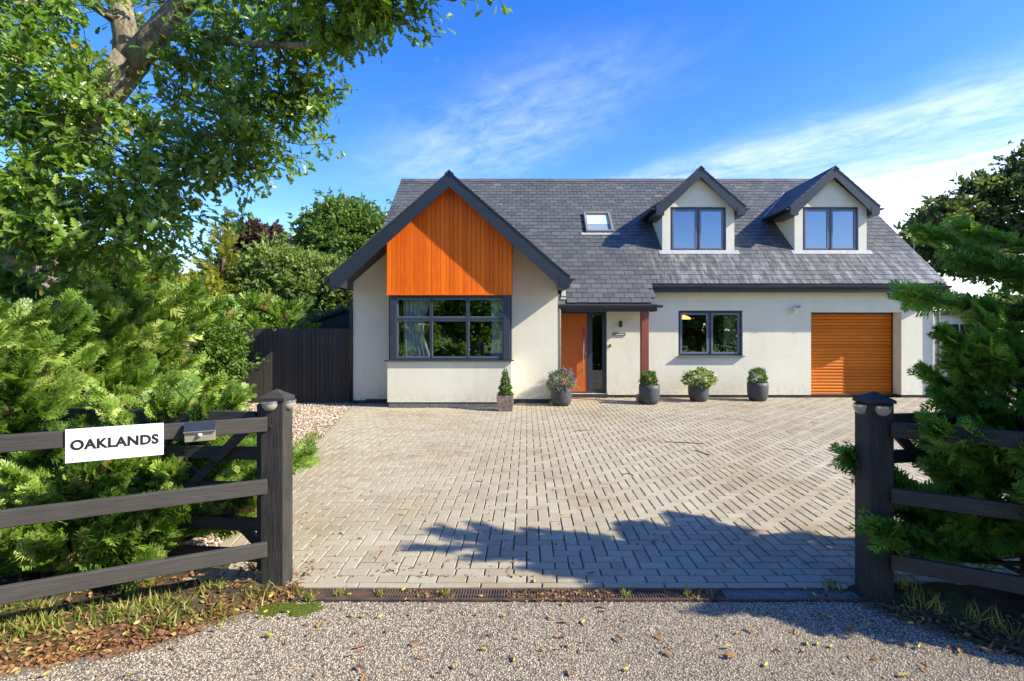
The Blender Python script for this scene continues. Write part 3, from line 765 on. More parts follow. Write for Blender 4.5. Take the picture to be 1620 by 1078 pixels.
def build_eaves():
    # main eave right of the porch
    MB().box(3.045, XR, YE + 0.005, YE + 0.03, ZE - 0.19, ZE - 0.03).build('fascia', 'anthracite', house)
    MB().box(3.045, XR, YE + 0.031, 12.899, ZE - 0.185, ZE - 0.165).build('soffit', 'anthracite', house)
    gutter('gutter', (3.06, YE - 0.06, ZE - 0.045), (XR + 0.01, YE - 0.06, ZE - 0.045), 0.062, house)
    # porch eave, beam and post
    MB().box(0.72, 3.04, Y0R + 0.005, Y0R + 0.03, Z0R - 0.19, Z0R - 0.03).build('fascia', 'anthracite', house)
    MB().box(0.72, 3.00, Y0R + 0.031, 12.899, Z0R - 0.17, Z0R - 0.15).build('soffit', 'plaster', house)
    MB().prism([(3.003, Y0R + 0.03, Z0R - 0.19), (3.003, 12.6, Z0R - 0.19), (3.003, 12.6, ZE - 0.05), (3.003, Y0R + 0.03, Z0R - 0.05)], (0.03, 0, 0)).build('porch_verge', 'anthracite', house)
    gutter('gutter', (0.73, Y0R - 0.06, Z0R - 0.05), (3.14, Y0R - 0.06, Z0R - 0.05), 0.062, house)
    MB().box(2.68, 2.855, 12.08, 12.25, 0.17, Z0R - 0.172).build('porch_post', 'red_timber', house, bevel=0.008)
    MB().box(2.59, 2.86, 12.04, 12.29, -0.01, 0.168).build('post_stone', 'granite', house, bevel=0.02)
    # lead valley strip beside the gable
    m = MB()
    for k in range(10):
        pass
    a = Vector((0.80, 12.13, roof_z(12.13) + 0.024)); b = Vector((0.88, 12.56, roof_z(12.56) + 0.024))
    m.add([a, a + Vector((0.13, 0, 0)), b + Vector((0.06, 0, 0)), b], [(0, 1, 2, 3)])
    m.build('valley_lead', 'lead', house)
    # downpipes
    def pipe(pts, r=0.034): MB().tube(pts, r, 10).build('downpipe', 'black_plastic' if pts[0][0] < 0 else 'galvanised', house, smooth=True)
    pipe([(0.765, 11.99, 2.2), (0.765, 12.0, 2.1), (0.765, 12.0, 0.02)], 0.034)
    pipe([(10.2, 12.55, 2.7), (10.2, 12.8, 2.5), (10.2, 12.84, 2.4), (10.2, 12.84, 0.02)], 0.036)
    pipe([(-4.13, 11.75, 2.66), (-4.13, 11.75, 2.5), (-4.10, 11.8, 2.44), (-4.03, 11.87, 2.36), (-4.02, 11.88, 2.25), (-4.02, 11.88, 0.02)], 0.034)
build_eaves()

def gabled_roof(cx, zr, tan, hw, yf, yback, parent, slate_name, th=0.2, barge=0.31, wallx=None, boxd=0.22):
    """pitched roof running in y with barge boards, eaves boxes and slates; returns the deck"""
    sl = math.sqrt(1 + tan * tan)
    m = MB()
    for s in (-1, 1):
        e = cx + s * hw
        m.prism([(cx, yf + 0.032, zr - 0.015), (e, yf + 0.032, zr - 0.015 - tan * hw), (e, yf + 0.032, zr - th - tan * hw), (cx, yf + 0.032, zr - th)], (0, yback - yf - 0.032, 0))
    deck = m.build('gable_roof' if wallx is None else 'dormer_roof', 'anthracite', parent)
    for s in (-1, 1):
        e = cx + s * (hw + 0.02)
        MB().prism([(cx + s * 0.0006, yf, zr + 0.0), (e, yf, zr - tan * (hw + .02)), (e, yf, zr - barge - tan * (hw + .02) + 0.06), (e - s * 0.14, yf, zr - barge - tan * (hw + .02) + 0.03), (cx + s * 0.0006, yf, zr - barge)], (0, 0.03, 0)).build('barge_board', 'anthracite', deck)
        # eaves box
        wx = cx + s * (hw - boxd); zl = zr - tan * hw - 0.235
        MB().prism([(e - s * 0.022, yf - 0.006, zl), (wx, yf - 0.006, zl), (wx, yf - 0.006, zr - 0.19 - tan * (hw - boxd)), (e - s * 0.022, yf - 0.006, zr - 0.05 - tan * hw)], (0, yback * 0 + 0.95 if wallx is None else 0.9, 0)).build('eaves_box', 'anthracite', deck)
        ze = zr - tan * hw
        yb = yback - 0.2
        # how far back the eave stays above the main roof
        ym = min(yb, Y0R + (ze - Z0R) / TP + 0.02)
        gutter('gutter', (e + s * 0.055, yf + 0.01, ze - 0.05), (e + s * 0.055, ym, ze - 0.05), 0.058, deck, clips=False)
        rows = slate_rows(yf - 0.02, yback, hw * sl, 0.1845, lambda u, q: (zr - tan * (hw - q / sl)) > roof_z(u) - 0.3 or u < 12.7, start=0)
        if len(rows):
            lay_slates(rows, (cx + s * (hw + 0.03), 0, zr - tan * (hw + 0.03) + 0.004), (0, 1, 0), (-s / sl, 0, tan / sl), deck, slate_name, (), (hw + 0.03) * sl)
    rm = MB(); w = 0.1
    rm.prism([(0, 0, 0.0), (-w, 0, -w * tan), (-w, 0, -w * tan - 0.012), (0, 0, -0.016), (w, 0, -w * tan - 0.012), (w, 0, -w * tan)], (0, 0.444, 0))
    me = rm.mesh('ridge_tile', 'slate'); y = yf - 0.03
    while y + 0.3 < yback:
        if roof_z(y + 0.3) < zr + 0.15: link('ridge_tile', me, deck, (cx, y, zr + 0.045), (0, 0, 0), random.uniform(0.3, 0.8))
        y += 0.45
    return deck

def clip_poly_top(x0, x1, z0, topfn, y, apex=None):
    pts = [(x0, y, z0), (x1, y, z0), (x1, y, topfn(x1))]
    if apex is not None and x0 < apex < x1: pts.append((apex, y, topfn(apex)))
    pts.append((x0, y, topfn(x0))); return pts

def build_gable():
    gabled_roof(GX, GZ, GT, 2.53, GY, 15.2, house, 'gable_slate_courses', boxd=0.19)
    und = lambda x: GZ - 0.205 - GT * abs(x - GX)
    # timber clad box over the bay window
    core = MB().prism(clip_poly_top(-3.0, -0.35, 2.46, und, 11.27, GX), (0, 0.88, 0)).build('gable_cladding', 'plinth', house)
    n = 28; w = (3.02 - 0.33 + 0.02) / n
    for k in range(n):
        a = -3.03 + k * w + 0.0025; b = -3.03 + (k + 1) * w - 0.0025
        MB().prism(clip_poly_top(a, b, 2.445, und, 11.232 + random.uniform(-.001, .001), GX), (0, 0.03, 0)).build('board', 'orange_timber', core, bevel=0.004, tone=random.random())
    for x in (-3.03, -0.35):
        MB().prism([(x, 11.264, 2.445), (x, 11.899, 2.445), (x, 11.899, und(x)), (x, 11.264, und(x))], (0.029, 0, 0)).build('side_board', 'orange_timber', core, tone=0.5)
    MB().box(-3.04, -0.31, 11.222, 11.2315, 2.437, 2.462).build('cladding_trim', 'orange_timber', core, tone=0.4)
    # bay window
    W = MB(); x0, x1, z0, z1 = -2.965, -0.37, 1.032, 2.442
    fy0, fy1 = 11.29, 11.36
    W.box(x0, x0 + .135, fy0 - .03, fy1, z0, z1); W.box(x1 - .135, x1, fy0 - .03, fy1, z0, z1)
    W.box(x0 + .135, x1 - .135, fy0, fy1, z0, z0 + .05); W.box(x0 + .135, x1 - .135, fy0, fy1, z1 - .075, z1)
    win = W.build('window', 'anthracite_frame', house, bevel=0.004)
    MB().box(-3.075, -0.275, 11.19, 11.36, 1.002, 1.03).build('sill', 'anthracite_frame', win, bevel=0.004)
    gx0, gx1 = x0 + .135, x1 - .135; gz0, gz1 = z0 + .05, z1 - .075; zt = 1.925
    xm = (gx0 + (683 - 628) / (797.6 - 628) * (gx1 - gx0), gx0 + (741 - 628) / (797.6 - 628) * (gx1 - gx0))
    MB().box(gx0, gx1, fy0 - .004, fy1 - .01, zt - .03, zt + .03).build('transom', 'anthracite_frame', win, bevel=0.003)
    for x in xm:
        MB().box(x - .026, x + .026, fy0 - .002, fy1 - .012, gz0, zt - .0305).build('mullion', 'anthracite_frame', win, bevel=0.003)
        MB().box(x - .036, x + .036, fy0 - .002, fy1 - .012, zt + .0305, gz1).build('mullion', 'anthracite_frame', win, bevel=0.003)
    ex = [gx0, *xm, gx1]
    for za, zb in ((gz0, zt - .03), (zt + .03, gz1)):
        for a, b in zip(ex[:-1], ex[1:]):
            a2, b2 = a + .012, b - .012
            f = 0.022
            m = MB(); m.box(a2, a2 + f, fy0 + .004, fy0 + .03, za + .002, zb - .002); m.box(b2 - f, b2, fy0 + .004, fy0 + .03, za + .002, zb - .002)
            m.box(a2 + f, b2 - f, fy0 + .004, fy0 + .03, za + .002, za + f); m.box(a2 + f, b2 - f, fy0 + .004, fy0 + .03, zb - f, zb - .002)
            m.build('sash', 'sash_grey', win)
            MB().box(a2 + f * .5, b2 - f * .5, fy0 + .014, fy0 + .020, za + .01, zb - .01).build('pane', 'glass', win)
build_gable()

def casement(x0, x1, z0, z1, y, glass, sill=True):
    """two-light window"""
    W = MB(); f = 0.055; d = 0.07
    W.box(x0, x0 + f, y, y + d, z0, z1); W.box(x1 - f, x1, y, y + d, z0, z1)
    W.box(x0 + f, x1 - f, y, y + d, z0, z0 + f * .8); W.box(x0 + f, x1 - f, y, y + d, z1 - f, z1)
    win = W.build('window', 'anthracite_frame', house, bevel=0.003)
    xm = (x0 + x1) / 2
    MB().box(xm - .03, xm + .03, y + .002, y + d - .002, z0 + f * .8, z1 - f).build('mullion', 'anthracite_frame', win, bevel=0.003)
    for a, b in ((x0 + f, xm - .03), (xm + .03, x1 - f)):
        m = MB(); za, zb = z0 + f * .8 + .003, z1 - f - .003; s = 0.045; a2, b2 = a + .003, b - .003
        m.box(a2, a2 + s, y - .008, y + .04, za, zb); m.box(b2 - s, b2, y - .008, y + .04, za, zb)
        m.box(a2 + s, b2 - s, y - .008, y + .04, za, za + s); m.box(a2 + s, b2 - s, y - .008, y + .04, zb - s, zb)
        m.build('sash', 'sash_grey', win, bevel=0.003)
        MB().box(a2 + s * .7, b2 - s * .7, y + .012, y + .02, za + s * .7, zb - s * .7).build('pane', glass, win)
    MB().box(xm - .012, xm + .012, y - .02, y - .009, z0 + .06, z0 + .1).build('handle', 'black_plastic', win)
    m = MB()
    for a, b in ((x0 + .18, x0 + .55), (xm + .2, xm + .57)): m.box(a, b, y - .006, y - .0005, z1 - .035, z1 - .012)
    m.build('trickle_vent', 'black_plastic', win)
    if sill: MB().box(x0 - .03, x1 + .03, 12.82, y - .001, z0 - .025, z0 + .003).build('sill', 'sash_grey', win, bevel=0.003)
    return win
casement(WIN[0] + .003, WIN[1] - .003, WIN[2] + .026, WIN[3] - .003, 12.96, 'glass')

def build_dormer(c):
    und = lambda x: DZA - 0.19 - GT * abs(x - c)
    m = MB(); hw = 0.735; zb = roof_z(DYF) - 0.02; zw0, zw1 = 3.765, 4.935
    for a, b in ((c - DW, c - hw), (c + hw, c + DW)): m.prism(clip_poly_top(a, b, zb - 0.05, und, DYF), (0, 0.12, 0))
    m.prism(clip_poly_top(c - hw, c + hw, zw1, und, DYF, c), (0, 0.12, 0))
    zt = und(c - DW)
    for s in (-1, 1):
        x0 = c + s * DW
        y2 = Y0R + (zt - Z0R) / TP
        m.prism([(x0, DYF + 0.1202, roof_z(DYF + 0.12) - 0.03), (x0, DYF + 0.1202, zt), (x0, y2, zt)], (-s * 0.1, 0, 0))
    d = m.build('dormer', 'render', house)
    gabled_roof(c, DZA, GT, DHW, DYB, 16.2, house, 'dormer_slate_courses', th=0.16, barge=0.25, wallx=True, boxd=0.2)
    casement(c - hw + .002, c + hw - .002, zw0, zw1 - .003, DYF + 0.035, 'dormer_glass', sill=False)
    # sill and lead apron
    MB().box(c - hw - .0, c + hw + .0, DYF - 0.03, DYF + 0.034, zw0 - 0.022, zw0 - 0.001).build('sill', 'sash_grey', d)
    MB().box(c - hw - .05, c + hw + .05, DYF - 0.012, DYF - 0.001, zb - 0.04, zw0 - 0.023).build('sill_upstand', 'anthracite', d)
    y1, y2 = DYF - 0.13, DYF - 0.005; e = 0.030
    MB().prism([(c - DW - .1, y1, roof_z(y1) + e), (c - DW - .1, y2, roof_z(y2) + e), (c - DW - .1, y2, roof_z(y2) + e + .008), (c - DW - .1, y1, roof_z(y1) + e + .008)], (2 * DW + .2, 0, 0)).build('lead_apron', 'lead', d)
    # valley leads against the main roof
    for s in (-1, 1):
        za = DZA - GT * DHW; ya = Y0R + (za - Z0R) / TP; yb = Y0R + (DZA - Z0R) / TP
        A = Vector((c + s * DHW, ya, za + .035)); B = Vector((c, yb, DZA + .035))
        w = Vector((s * 0.05, 0, 0.0))
        MB().add([A - w * .2 + Vector((0, 0, .01)), A + w, B + w, B - w * .2 + Vector((0, 0, .01))], [(0, 1, 2, 3)]).build('valley_lead', 'lead', d)
    # pale roller blind and curtain behind the glass
    b = MB().box(c - hw + .03, c + hw - .03, DYF + 0.16, DYF + 0.165, 3.8, 4.9).build('blind', 'blind', d)
for c in DORM: build_dormer(c)

def build_rooflight():
    x0, x1, ya, yb = SKY
    M = Matrix(((1, 0, 0), (0, DY, -DZ), (0, DZ, DY)))
    o = Vector(((x0 + x1) / 2, ya, roof_z(ya))); L = (yb - ya) * SL; hw = (x1 - x0) / 2
    def tr(mb):
        mb.v = [tuple(M @ Vector(v) + o) for v in mb.v]; return mb
    m = MB(); f = 0.07
    m.box(-hw, -hw + f, 0, L, -0.02, 0.09); m.box(hw - f, hw, 0, L, -0.02, 0.09); m.box(-hw + f, hw - f, 0, f, -0.02, 0.085); m.box(-hw + f, hw - f, L - f, L, -0.02, 0.1)
    r = tr(m).build('rooflight', 'roof_frame', house, bevel=0.006)
    tr(MB().box(-hw + f * .8, hw - f * .8, f * .8, L - f * .8, 0.045, 0.052)).build('pane', 'roof_glass', r)
    tr(MB().box(-hw + f, hw - f, L * .42, L - f, 0.030, 0.036)).build('blind', 'white_plastic', r)
    tr(MB().box(-hw + f, hw - f, f, L * .42, 0.026, 0.029)).build('blind', 'blind', r)
    tr(MB().box(-hw - .14, hw + .14, -0.12, -0.002, 0.02, 0.03)).build('lead_apron', 'lead', r)
build_rooflight()

def build_garage_door():
    y = 13.24
    d = MB().box(GAR[0] + .001, GAR[1] - .001, y + .03, y + .05, 0.0, GAR[3]).build('garage_door', 'roller_timber', house, tone=0.0)
    n = 26; h = (GAR[3] - 0.02) / n
    m = MB(); w = (GAR[1] - GAR[0]) / 2 - .002
    prof = [(0.028, 0.001), (0.012, 0.004), (0.002, h * .25), (0.0, h * .5), (0.002, h * .75), (0.012, h - .004), (0.028, h - .001)]
    m.prism([(-w, a, b) for a, b in prof], (2 * w, 0, 0))
    me = m.mesh('slat', 'roller_timber')
    for k in range(n): link('slat', me, d, ((GAR[0] + GAR[1]) / 2, y, 0.015 + k * h), (0, 0, 0), random.random())
    MB().box(GAR[0] + .002, GAR[1] - .002, 13.2005, 13.239, GAR[3] - .05, GAR[3] - .001).build('head_box', 'anthracite', d)
build_garage_door()

def build_front_door():
    x0, x1, z0, z1 = DOOR; y = 12.98
    m = MB(); f = 0.05
    m.box(x0 + .001, x0 + f, y, y + .08, z0, z1 - .001); m.box(x1 - f, x1 - .001, y, y + .08, z0, z1 - .001)
    m.box(x0 + f, x1 - f, y, y + .08, z1 - f - .02, z1 - .001); m.box(x0 + f, x1 - f, y, y + .08, z0, z0 + .04)
    m.box(1.515, 1.60, y, y + .08, z0 + .04, z1 - f - .02)
    d = m.build('front_door', 'anthracite_frame', house, bevel=0.004)
    MB().box(x0 + f + .003, 1.512, y + .012, y + .07, z0 + .043, z1 - f - .023).build('door_leaf', 'door_timber', d, tone=0.4)
    m = MB(); a, b = 1.60, x1 - f
    m.box(a, a + .05, y + .01, y + .06, z0 + .04, z1 - f - .02); m.box(b - .05, b, y + .01, y + .06, z0 + .04, z1 - f - .02)
    m.box(a + .05, b - .05, y + .01, y + .06, z0 + .04, z0 + .11); m.box(a + .05, b - .05, y + .01, y + .06, z1 - f - .07, z1 - f - .02)
    m.build('sidelight_frame', 'anthracite_frame', d, bevel=0.003)
    MB().box(a + .04, b - .04, y + .03, y + .036, z0 + .1, z1 - f - .06).build('pane', 'dark_glass', d)
    m = MB(); hx = 1.425
    m.tube([(hx, y - .05, .58), (hx, y - .05, 1.75)], 0.016, 10); m.tube([(hx, y - .05, .7), (hx, y + .012, .7)], 0.011, 8); m.tube([(hx, y - .05, 1.64), (hx, y + .012, 1.64)], 0.011, 8)
    m.build('handle', 'steel', d, smooth=True)
    MB().box(1.468, 1.495, y + .0, y + .011, 1.05, 1.13).build('lock_plate', 'steel', d)
    MB().box(x0 - .02, x1 + .02, 12.86, 12.979, 0.02, 0.098).build('threshold', 'plinth', d)
build_front_door()

# ------------------------------------------------------------------ fixtures on the house
def fixtures():
    t = thing('wall_lamp', 'black up and down wall lamp beside the front door', 'wall lamp', (2.33, 12.9, 1.83))
    MB().tube([(2.33, 12.83, 1.755), (2.33, 12.83, 1.915)], 0.042, 14).build('lamp_body', 'black_plastic', t)
    MB().box(2.31, 2.35, 12.87, 12.899, 1.80, 1.87).build('bracket', 'black_plastic', t)
    t = thing('house_sign', 'small slate name plate screwed to the porch wall', 'name plate', (2.3, 12.9, 1.58))
    MB().box(2.14, 2.465, 12.875, 12.899, 1.545, 1.62).build('plate', 'plinth_brick', t, bevel=0.003)
    cu = text_mesh('OAKLANDS', 0.036, 'white_plastic', t, (2.305, 12.8735, 1.572), (R(90), 0, 0), 'lettering', fit=(.24, .026))
    t = thing('doorbell', 'small dark doorbell on the wall right of the front door', 'doorbell', (2.08, 12.9, 1.29))
    MB().box(2.06, 2.10, 12.87, 12.899, 1.26, 1.33).build('bell_body', 'black_plastic', t, bevel=0.004)
    MB().tube([(2.08, 12.871, 1.30), (2.08, 12.862, 1.30)], 0.011, 10).build('button', 'steel', t)
    t = thing('security_light', 'white floodlight with motion sensor high on the wall left of the garage', 'security light', (6.66, 12.9, 2.2))
    MB().box(6.62, 6.70, 12.86, 12.899, 2.16, 2.24).build('wall_plate', 'white_plastic', t, bevel=0.005)
    m = MB().box(-.085, .085, -.04, .03, -.055, .055); M = Matrix.Rotation(R(-25), 4, 'X'); m.v = [tuple(M @ Vector(v) + Vector((6.68, 12.79, 2.235))) for v in m.v]
    h = m.build('lamp_head', 'white_plastic', t, bevel=0.01)
    m = MB().box(-.065, .065, -.046, -.0405, -.038, .038); m.v = [tuple(M @ Vector(v) + Vector((6.68, 12.79, 2.235))) for v in m.v]
    m.build('lens', 'lens', h)
    m = MB(); m.lathe([(.006, -.05), (.03, -.035), (.038, 0), (.03, .03), (.01, .04)], (6.645, 12.82, 2.13), 14); m.build('sensor', 'white_plastic', t, smooth=True)
def text_mesh(s, size, mat, parent, loc, rot, name, extrude=0.0008, rotm=None, fit=None):
    cu = bpy.data.curves.new('lettering_curve', 'FONT'); cu.body = s; cu.size = size; cu.extrude = extrude; cu.align_x = 'CENTER'; cu.align_y = 'CENTER'
    cu.space_character = 1.06; cu.offset = size * 0.04
    tmp = bpy.data.objects.new('tmp', cu); COL.objects.link(tmp)
    dg = bpy.context.evaluated_depsgraph_get(); me = bpy.data.meshes.new_from_object(tmp.evaluated_get(dg)); me.name = name
    bpy.data.objects.remove(tmp); bpy.data.curves.remove(cu)
    if fit:
        xs = [v.co.x for v in me.vertices]; ys = [v.co.y for v in me.vertices]; cx, cy = (max(xs) + min(xs)) / 2, (max(ys) + min(ys)) / 2
        kx, ky = fit[0] / (max(xs) - min(xs)), fit[1] / (max(ys) - min(ys))
        for v in me.vertices: v.co.x = (v.co.x - cx) * kx; v.co.y = (v.co.y - cy) * ky
    me.materials.clear(); me.materials.append(MATS[mat])
    return link(name, me, parent, loc, rotm if rotm is not None else rot)
fixtures()

# things inside the windows
def curtain(name, label, x0, x1, y, z0, z1, mat, pinch=0.0, side=0):
    m = MB(); n = 36; rows = 10
    for j in range(rows + 1):
        t = j / rows; z = z1 + (z0 - z1) * t
        k = 1 - pinch * math.sin(math.pi * min(1, t * 1.0)) ** 1.5
        for i in range(n + 1):
            u = i / n; x = x0 + (x1 - x0) * u
            anchor = x0 if side < 0 else x1
            x = anchor + (x - anchor) * k
            m.v.append((x, y + 0.035 * math.sin(u * 38 + 0.6 * t), z))
    for j in range(rows):
        for i in range(n):
            a = j * (n + 1) + i; m.f.append((a, a + 1, a + n + 2, a + n + 1))
    o = m.build(name, mat, smooth=True); return tag(o, label, 'curtain')
curtain('curtain', 'pale curtain hanging behind the left bay window lights', -2.72, -2.12, 11.46, 1.03, 2.40, 'curtain', 0.25, -1)
curtain('curtain', 'pale curtain at the right end of the bay window', -0.80, -0.46, 11.46, 1.03, 2.40, 'curtain', 0.1, 1)
curtain('curtain', 'cream curtain inside the kitchen window right light', 5.02, 5.32, 13.25, 0.98, 2.25, 'curtain_cream', 0.1, 1)
MB().box(3.79, 5.37, 13.035, 13.19, 0.99, 1.014).build('inner_sill', 'white_plastic', house)
jm = MB(); jm.lathe([(0.05, 0), (0.055, 0.01), (0.055, 0.125), (0.05, 0.13), (0.047, 0.13), (0.047, 0.02)], n=18)
jme = jm.mesh('candle_jar', 'candle_glass', smooth=True)
for px in ('first', 'second', 'third', 'fourth'):
    i = ('first', 'second', 'third', 'fourth').index(px); x = (4.17, 4.34, 4.70, 4.86)[i]
    o = link('candle_jar', jme, None, (x, 13.11, 1.0142))
    tag(o, f'amber candle jar on the kitchen window sill, {px} from the left', 'candle jar', 'candle jars on the kitchen window sill')
t = thing('pendant_lamp', 'lit amber pendant lamp hanging inside the kitchen window', 'pendant lamp', (4.17, 13.75, 2.0))
MB().lathe([(0.03, 0.10), (0.14, 0.05), (0.19, 0.0), (0.185, -0.005), (0.13, 0.04), (0.028, 0.088)], (4.17, 13.75, 1.98), 20).build('lamp_shade', 'lamp_glow', t, smooth=True)
MB().tube([(4.17, 13.75, 2.08), (4.17, 13.75, 2.519)], 0.006, 6).build('cord', 'black_plastic', t)
t = thing('vase', 'dark vase of cream pampas plumes on the kitchen window sill', 'vase', (5.0, 13.11, 1.0142))
MB().lathe([(0.03, 0), (0.05, 0.04), (0.05, 0.1), (0.025, 0.18), (0.03, 0.2)], (4.98, 13.11, 1.0142), 16).build('vase_body', 'black_plastic', t, smooth=True)
m = MB()
for k in range(5):
    a = k * 1.3; q = Vector((4.98, 13.11, 1.2)); e = q + Vector((0.05 * math.cos(a) + .06, 0.03 * math.sin(a), 0.22 + .03 * k)); mid = (q + e) / 2
    m.tube([q, mid, mid * .4 + e * .6, e], [.004, .022, .028, .003], 7)
m.build('plume', 'pampas', t, smooth=True)

# door mat
tag(MB().box(0.98, 1.68, 12.32, 12.78, -0.002, 0.016).build('door_mat', 'mat_terracotta', bevel=0.004), 'flat terracotta door mat on the paving at the front door', 'door mat')

# ------------------------------------------------------------------ leaf prototypes
def oak_leaf():
    half = [(0, .03), (.30, .17), (.40, .09), (.52, .26), (.62, .13), (.76, .28), (.86, .15), (1.0, 0)]
    v = [(0, 0, 0)]
    # quads between midrib and outline, slightly folded and arched
    V = []; Fq = []
    arch = lambda t: -0.18 * t * t
    mid = []
    for t, w in half: mid.append(len(V)); V.append((0, t, arch(t)))
    for s in (-1, 1):
        ring = []
        for t, w in half: ring.append(len(V)); V.append((s * w, t + .03 * (w > .2), arch(t) + .35 * w))
        for i in range(len(half) - 1):
            q = (mid[i], mid[i + 1], ring[i + 1], ring[i]); Fq.append(q if s < 0 else q[::-1])
    return np.array(V), np.array(Fq)
def small_leaf(w=.3):
    V = [(0, 0, 0), (-w, .45, .07), (0, 1, -.1), (w, .45, .07)]
    return np.array(V), np.array([(0, 2, 1), (0, 3, 2)])
def leaf_clump(k, seed, w=.28):
    """several leaves round a twig tip"""
    r = np.random.default_rng(seed); pv, pf = small_leaf(w); n = k
    fwd = r.normal(0, .6, (n, 3)) + np.array((0, .55, .1)); nr = r.normal(0, .6, (n, 3)) + np.array((0, 0, .9))
    M = frames(fwd, nr, r.uniform(.55, 1, n)); loc = r.normal(0, .22, (n, 3))
    V, Fc, _ = scatter(pv, pf, loc, M, np.zeros(n)); return V, Fc
def cypress_spray(full=True, seed=0):
    """flat feathery spray along +y, about 1 long, all triangles"""
    r = np.random.default_rng(seed); V = []; Fq = []
    def blade(p, d, L, w, nrm=(0, 0, 1)):
        p = np.array(p); d = np.array(d) / np.linalg.norm(d); s = np.cross(d, nrm); b = len(V)
        V.extend([p + s * w, p + d * L + np.array((0, 0, -0.10 * L)), p - s * w]); Fq.append((b, b + 1, b + 2))
    n = 6 if full else 4
    blade((0, 0, 0), (0, 1, 0), 1.0, .045)
    for i in range(n):
        t = .10 + .80 * i / (n - 1)
        for s in (-1, 1):
            L = (.50 * (1 - t) ** .7 + .14) * r.uniform(.8, 1.15); a = R(r.uniform(30, 46))
            d = np.array((s * math.sin(a), math.cos(a), r.uniform(-.18, .25)))
            p = np.array((0, t + r.uniform(-.03, .03), -.08 * t * t))
            blade(p, d, L, .055 if full else .09)
            if full:
                s2 = r.choice((-1, 1)); a2 = s * a + s2 * R(34)
                blade(p + d * L * .45, (math.sin(a2), math.cos(a2), r.uniform(-.2, .3)), L * .5, .045)
    return np.array(V), np.array(Fq)

def limb_pts(p0, p1, n, wob, seed, sag=0.0):
    r = np.random.default_rng(abs(int(seed))); p0, p1 = np.array(p0, float), np.array(p1, float); L = np.linalg.norm(p1 - p0)
    out = []; off = np.zeros(3)
    for i in range(n + 1):
        t = i / n; off = off * .6 + r.normal(0, wob * L / n, 3)
        out.append(p0 + (p1 - p0) * t + off * math.sin(math.pi * t) + np.array((0, 0, -sag * L * math.sin(math.pi * t))))
    return out

# ------------------------------------------------------------------ conifers
SPRAY = [cypress_spray(True, k) for k in range(3)]
SPRAY_LO = [cypress_spray(False, k) for k in range(3)]
def conifer(label, x, y, h, rad, mat, seed, nb=70, z0=0.15, prof=None, per=30, size=.26, az_bias=None, name='conifer', group=None, lod=0, rise=(.15, .5), clip=None, ell=(1, 1)):
    t = thing(name, label, 'tree', (x, y, 0), group)
    r = np.random.default_rng(seed)
    trunk = MB(); trunk.tube(limb_pts((x, y, -0.05), (x + r.normal(0, .08), y + r.normal(0, .08), h * .97), 8, .05, seed), list(np.linspace(.05 + .012 * h, .012, 9)), 8)
    br = MB(); P, D, U, S = [], [], [], []
    for k in range(nb):
        f = (k + r.uniform(0, 1)) / nb
        z = z0 + (h - z0) * f ** .9 * .96
        rr = rad * (prof(f) if prof else (1 - f) ** .75 * (.75 + .25 * math.sin(k * 2.4))) * r.uniform(.72, 1.12) + .12
        az = k * 2.399 + r.normal(0, .3)
        d = np.array((math.cos(az), math.sin(az), r.uniform(*rise) + .5 * f)); d /= np.linalg.norm(d); d[0] *= ell[0]; d[1] *= ell[1]
        p0 = np.array((x, y, z)); p1 = p0 + d * rr
        pts = limb_pts(p0, p1, 5, .12, seed * 97 + k, sag=.05)
        br.tube(pts, list(np.linspace(.018, .004, 6)), 5, cap=False)
        pts = np.array(pts); m = max(6, int(per * (rr / rad + .15)))
        for q in range(m):
            tt = 1 - (r.random() ** 1.5) * .78
            i = min(4, int(tt * 5)); u = tt * 5 - i
            p = pts[i] * (1 - u) + pts[i + 1] * u
            bd = pts[i + 1] - pts[i]; bd /= np.linalg.norm(bd)
            sd_ = np.cross(bd, (0, 0, 1)); sd_ /= np.linalg.norm(sd_) + 1e-9
            sp = r.normal(0, 1) * .75 * (1.1 - tt * .5); dv = bd + sd_ * sp + np.array((0, 0, r.normal(.30, .45)))
            P.append(p); D.append(dv); U.append(np.array((.35, -.4, .8)) + r.normal(0, .75, 3)); S.append(size * r.uniform(.6, 1.25) * (.75 + .35 * (1 - f)))
    P, D, U, S = map(np.array, (P, D, U, S))
    if clip is not None: w = clip(P + D * .5 * S[:, None]); P, D, U, S = P[w], D[w], U[w], S[w]
    protos = SPRAY_LO if lod else SPRAY
    pick = r.integers(0, 3, len(P)); Vs, Fs, Ts = [], [], []; base = 0
    tone = np.clip(r.normal(.5, .27, len(P)) + .5 * np.sin(P[:, 0] * 5.1 + P[:, 2] * 7.3 + P[:, 1] * 4.2) * .35, 0, .93); tone[r.random(len(P)) > .985] = 1.0
    for k in range(3):
        w = pick == k; pv, pf = protos[k]
        V, Fc, T = scatter(pv, pf, P[w], frames(D[w], U[w], S[w]), tone[w]); Vs.append(V); Fs.append(Fc + base); Ts.append(T); base += len(V)
    trunk.build('trunk', 'dark_bark', t, smooth=True)
    br.build('branches', 'dark_bark', t)
    stuff(link('foliage', npmesh('foliage', np.vstack(Vs), np.vstack(Fs), mat, (x, y, 0), np.concatenate(Ts)), t))
    return t

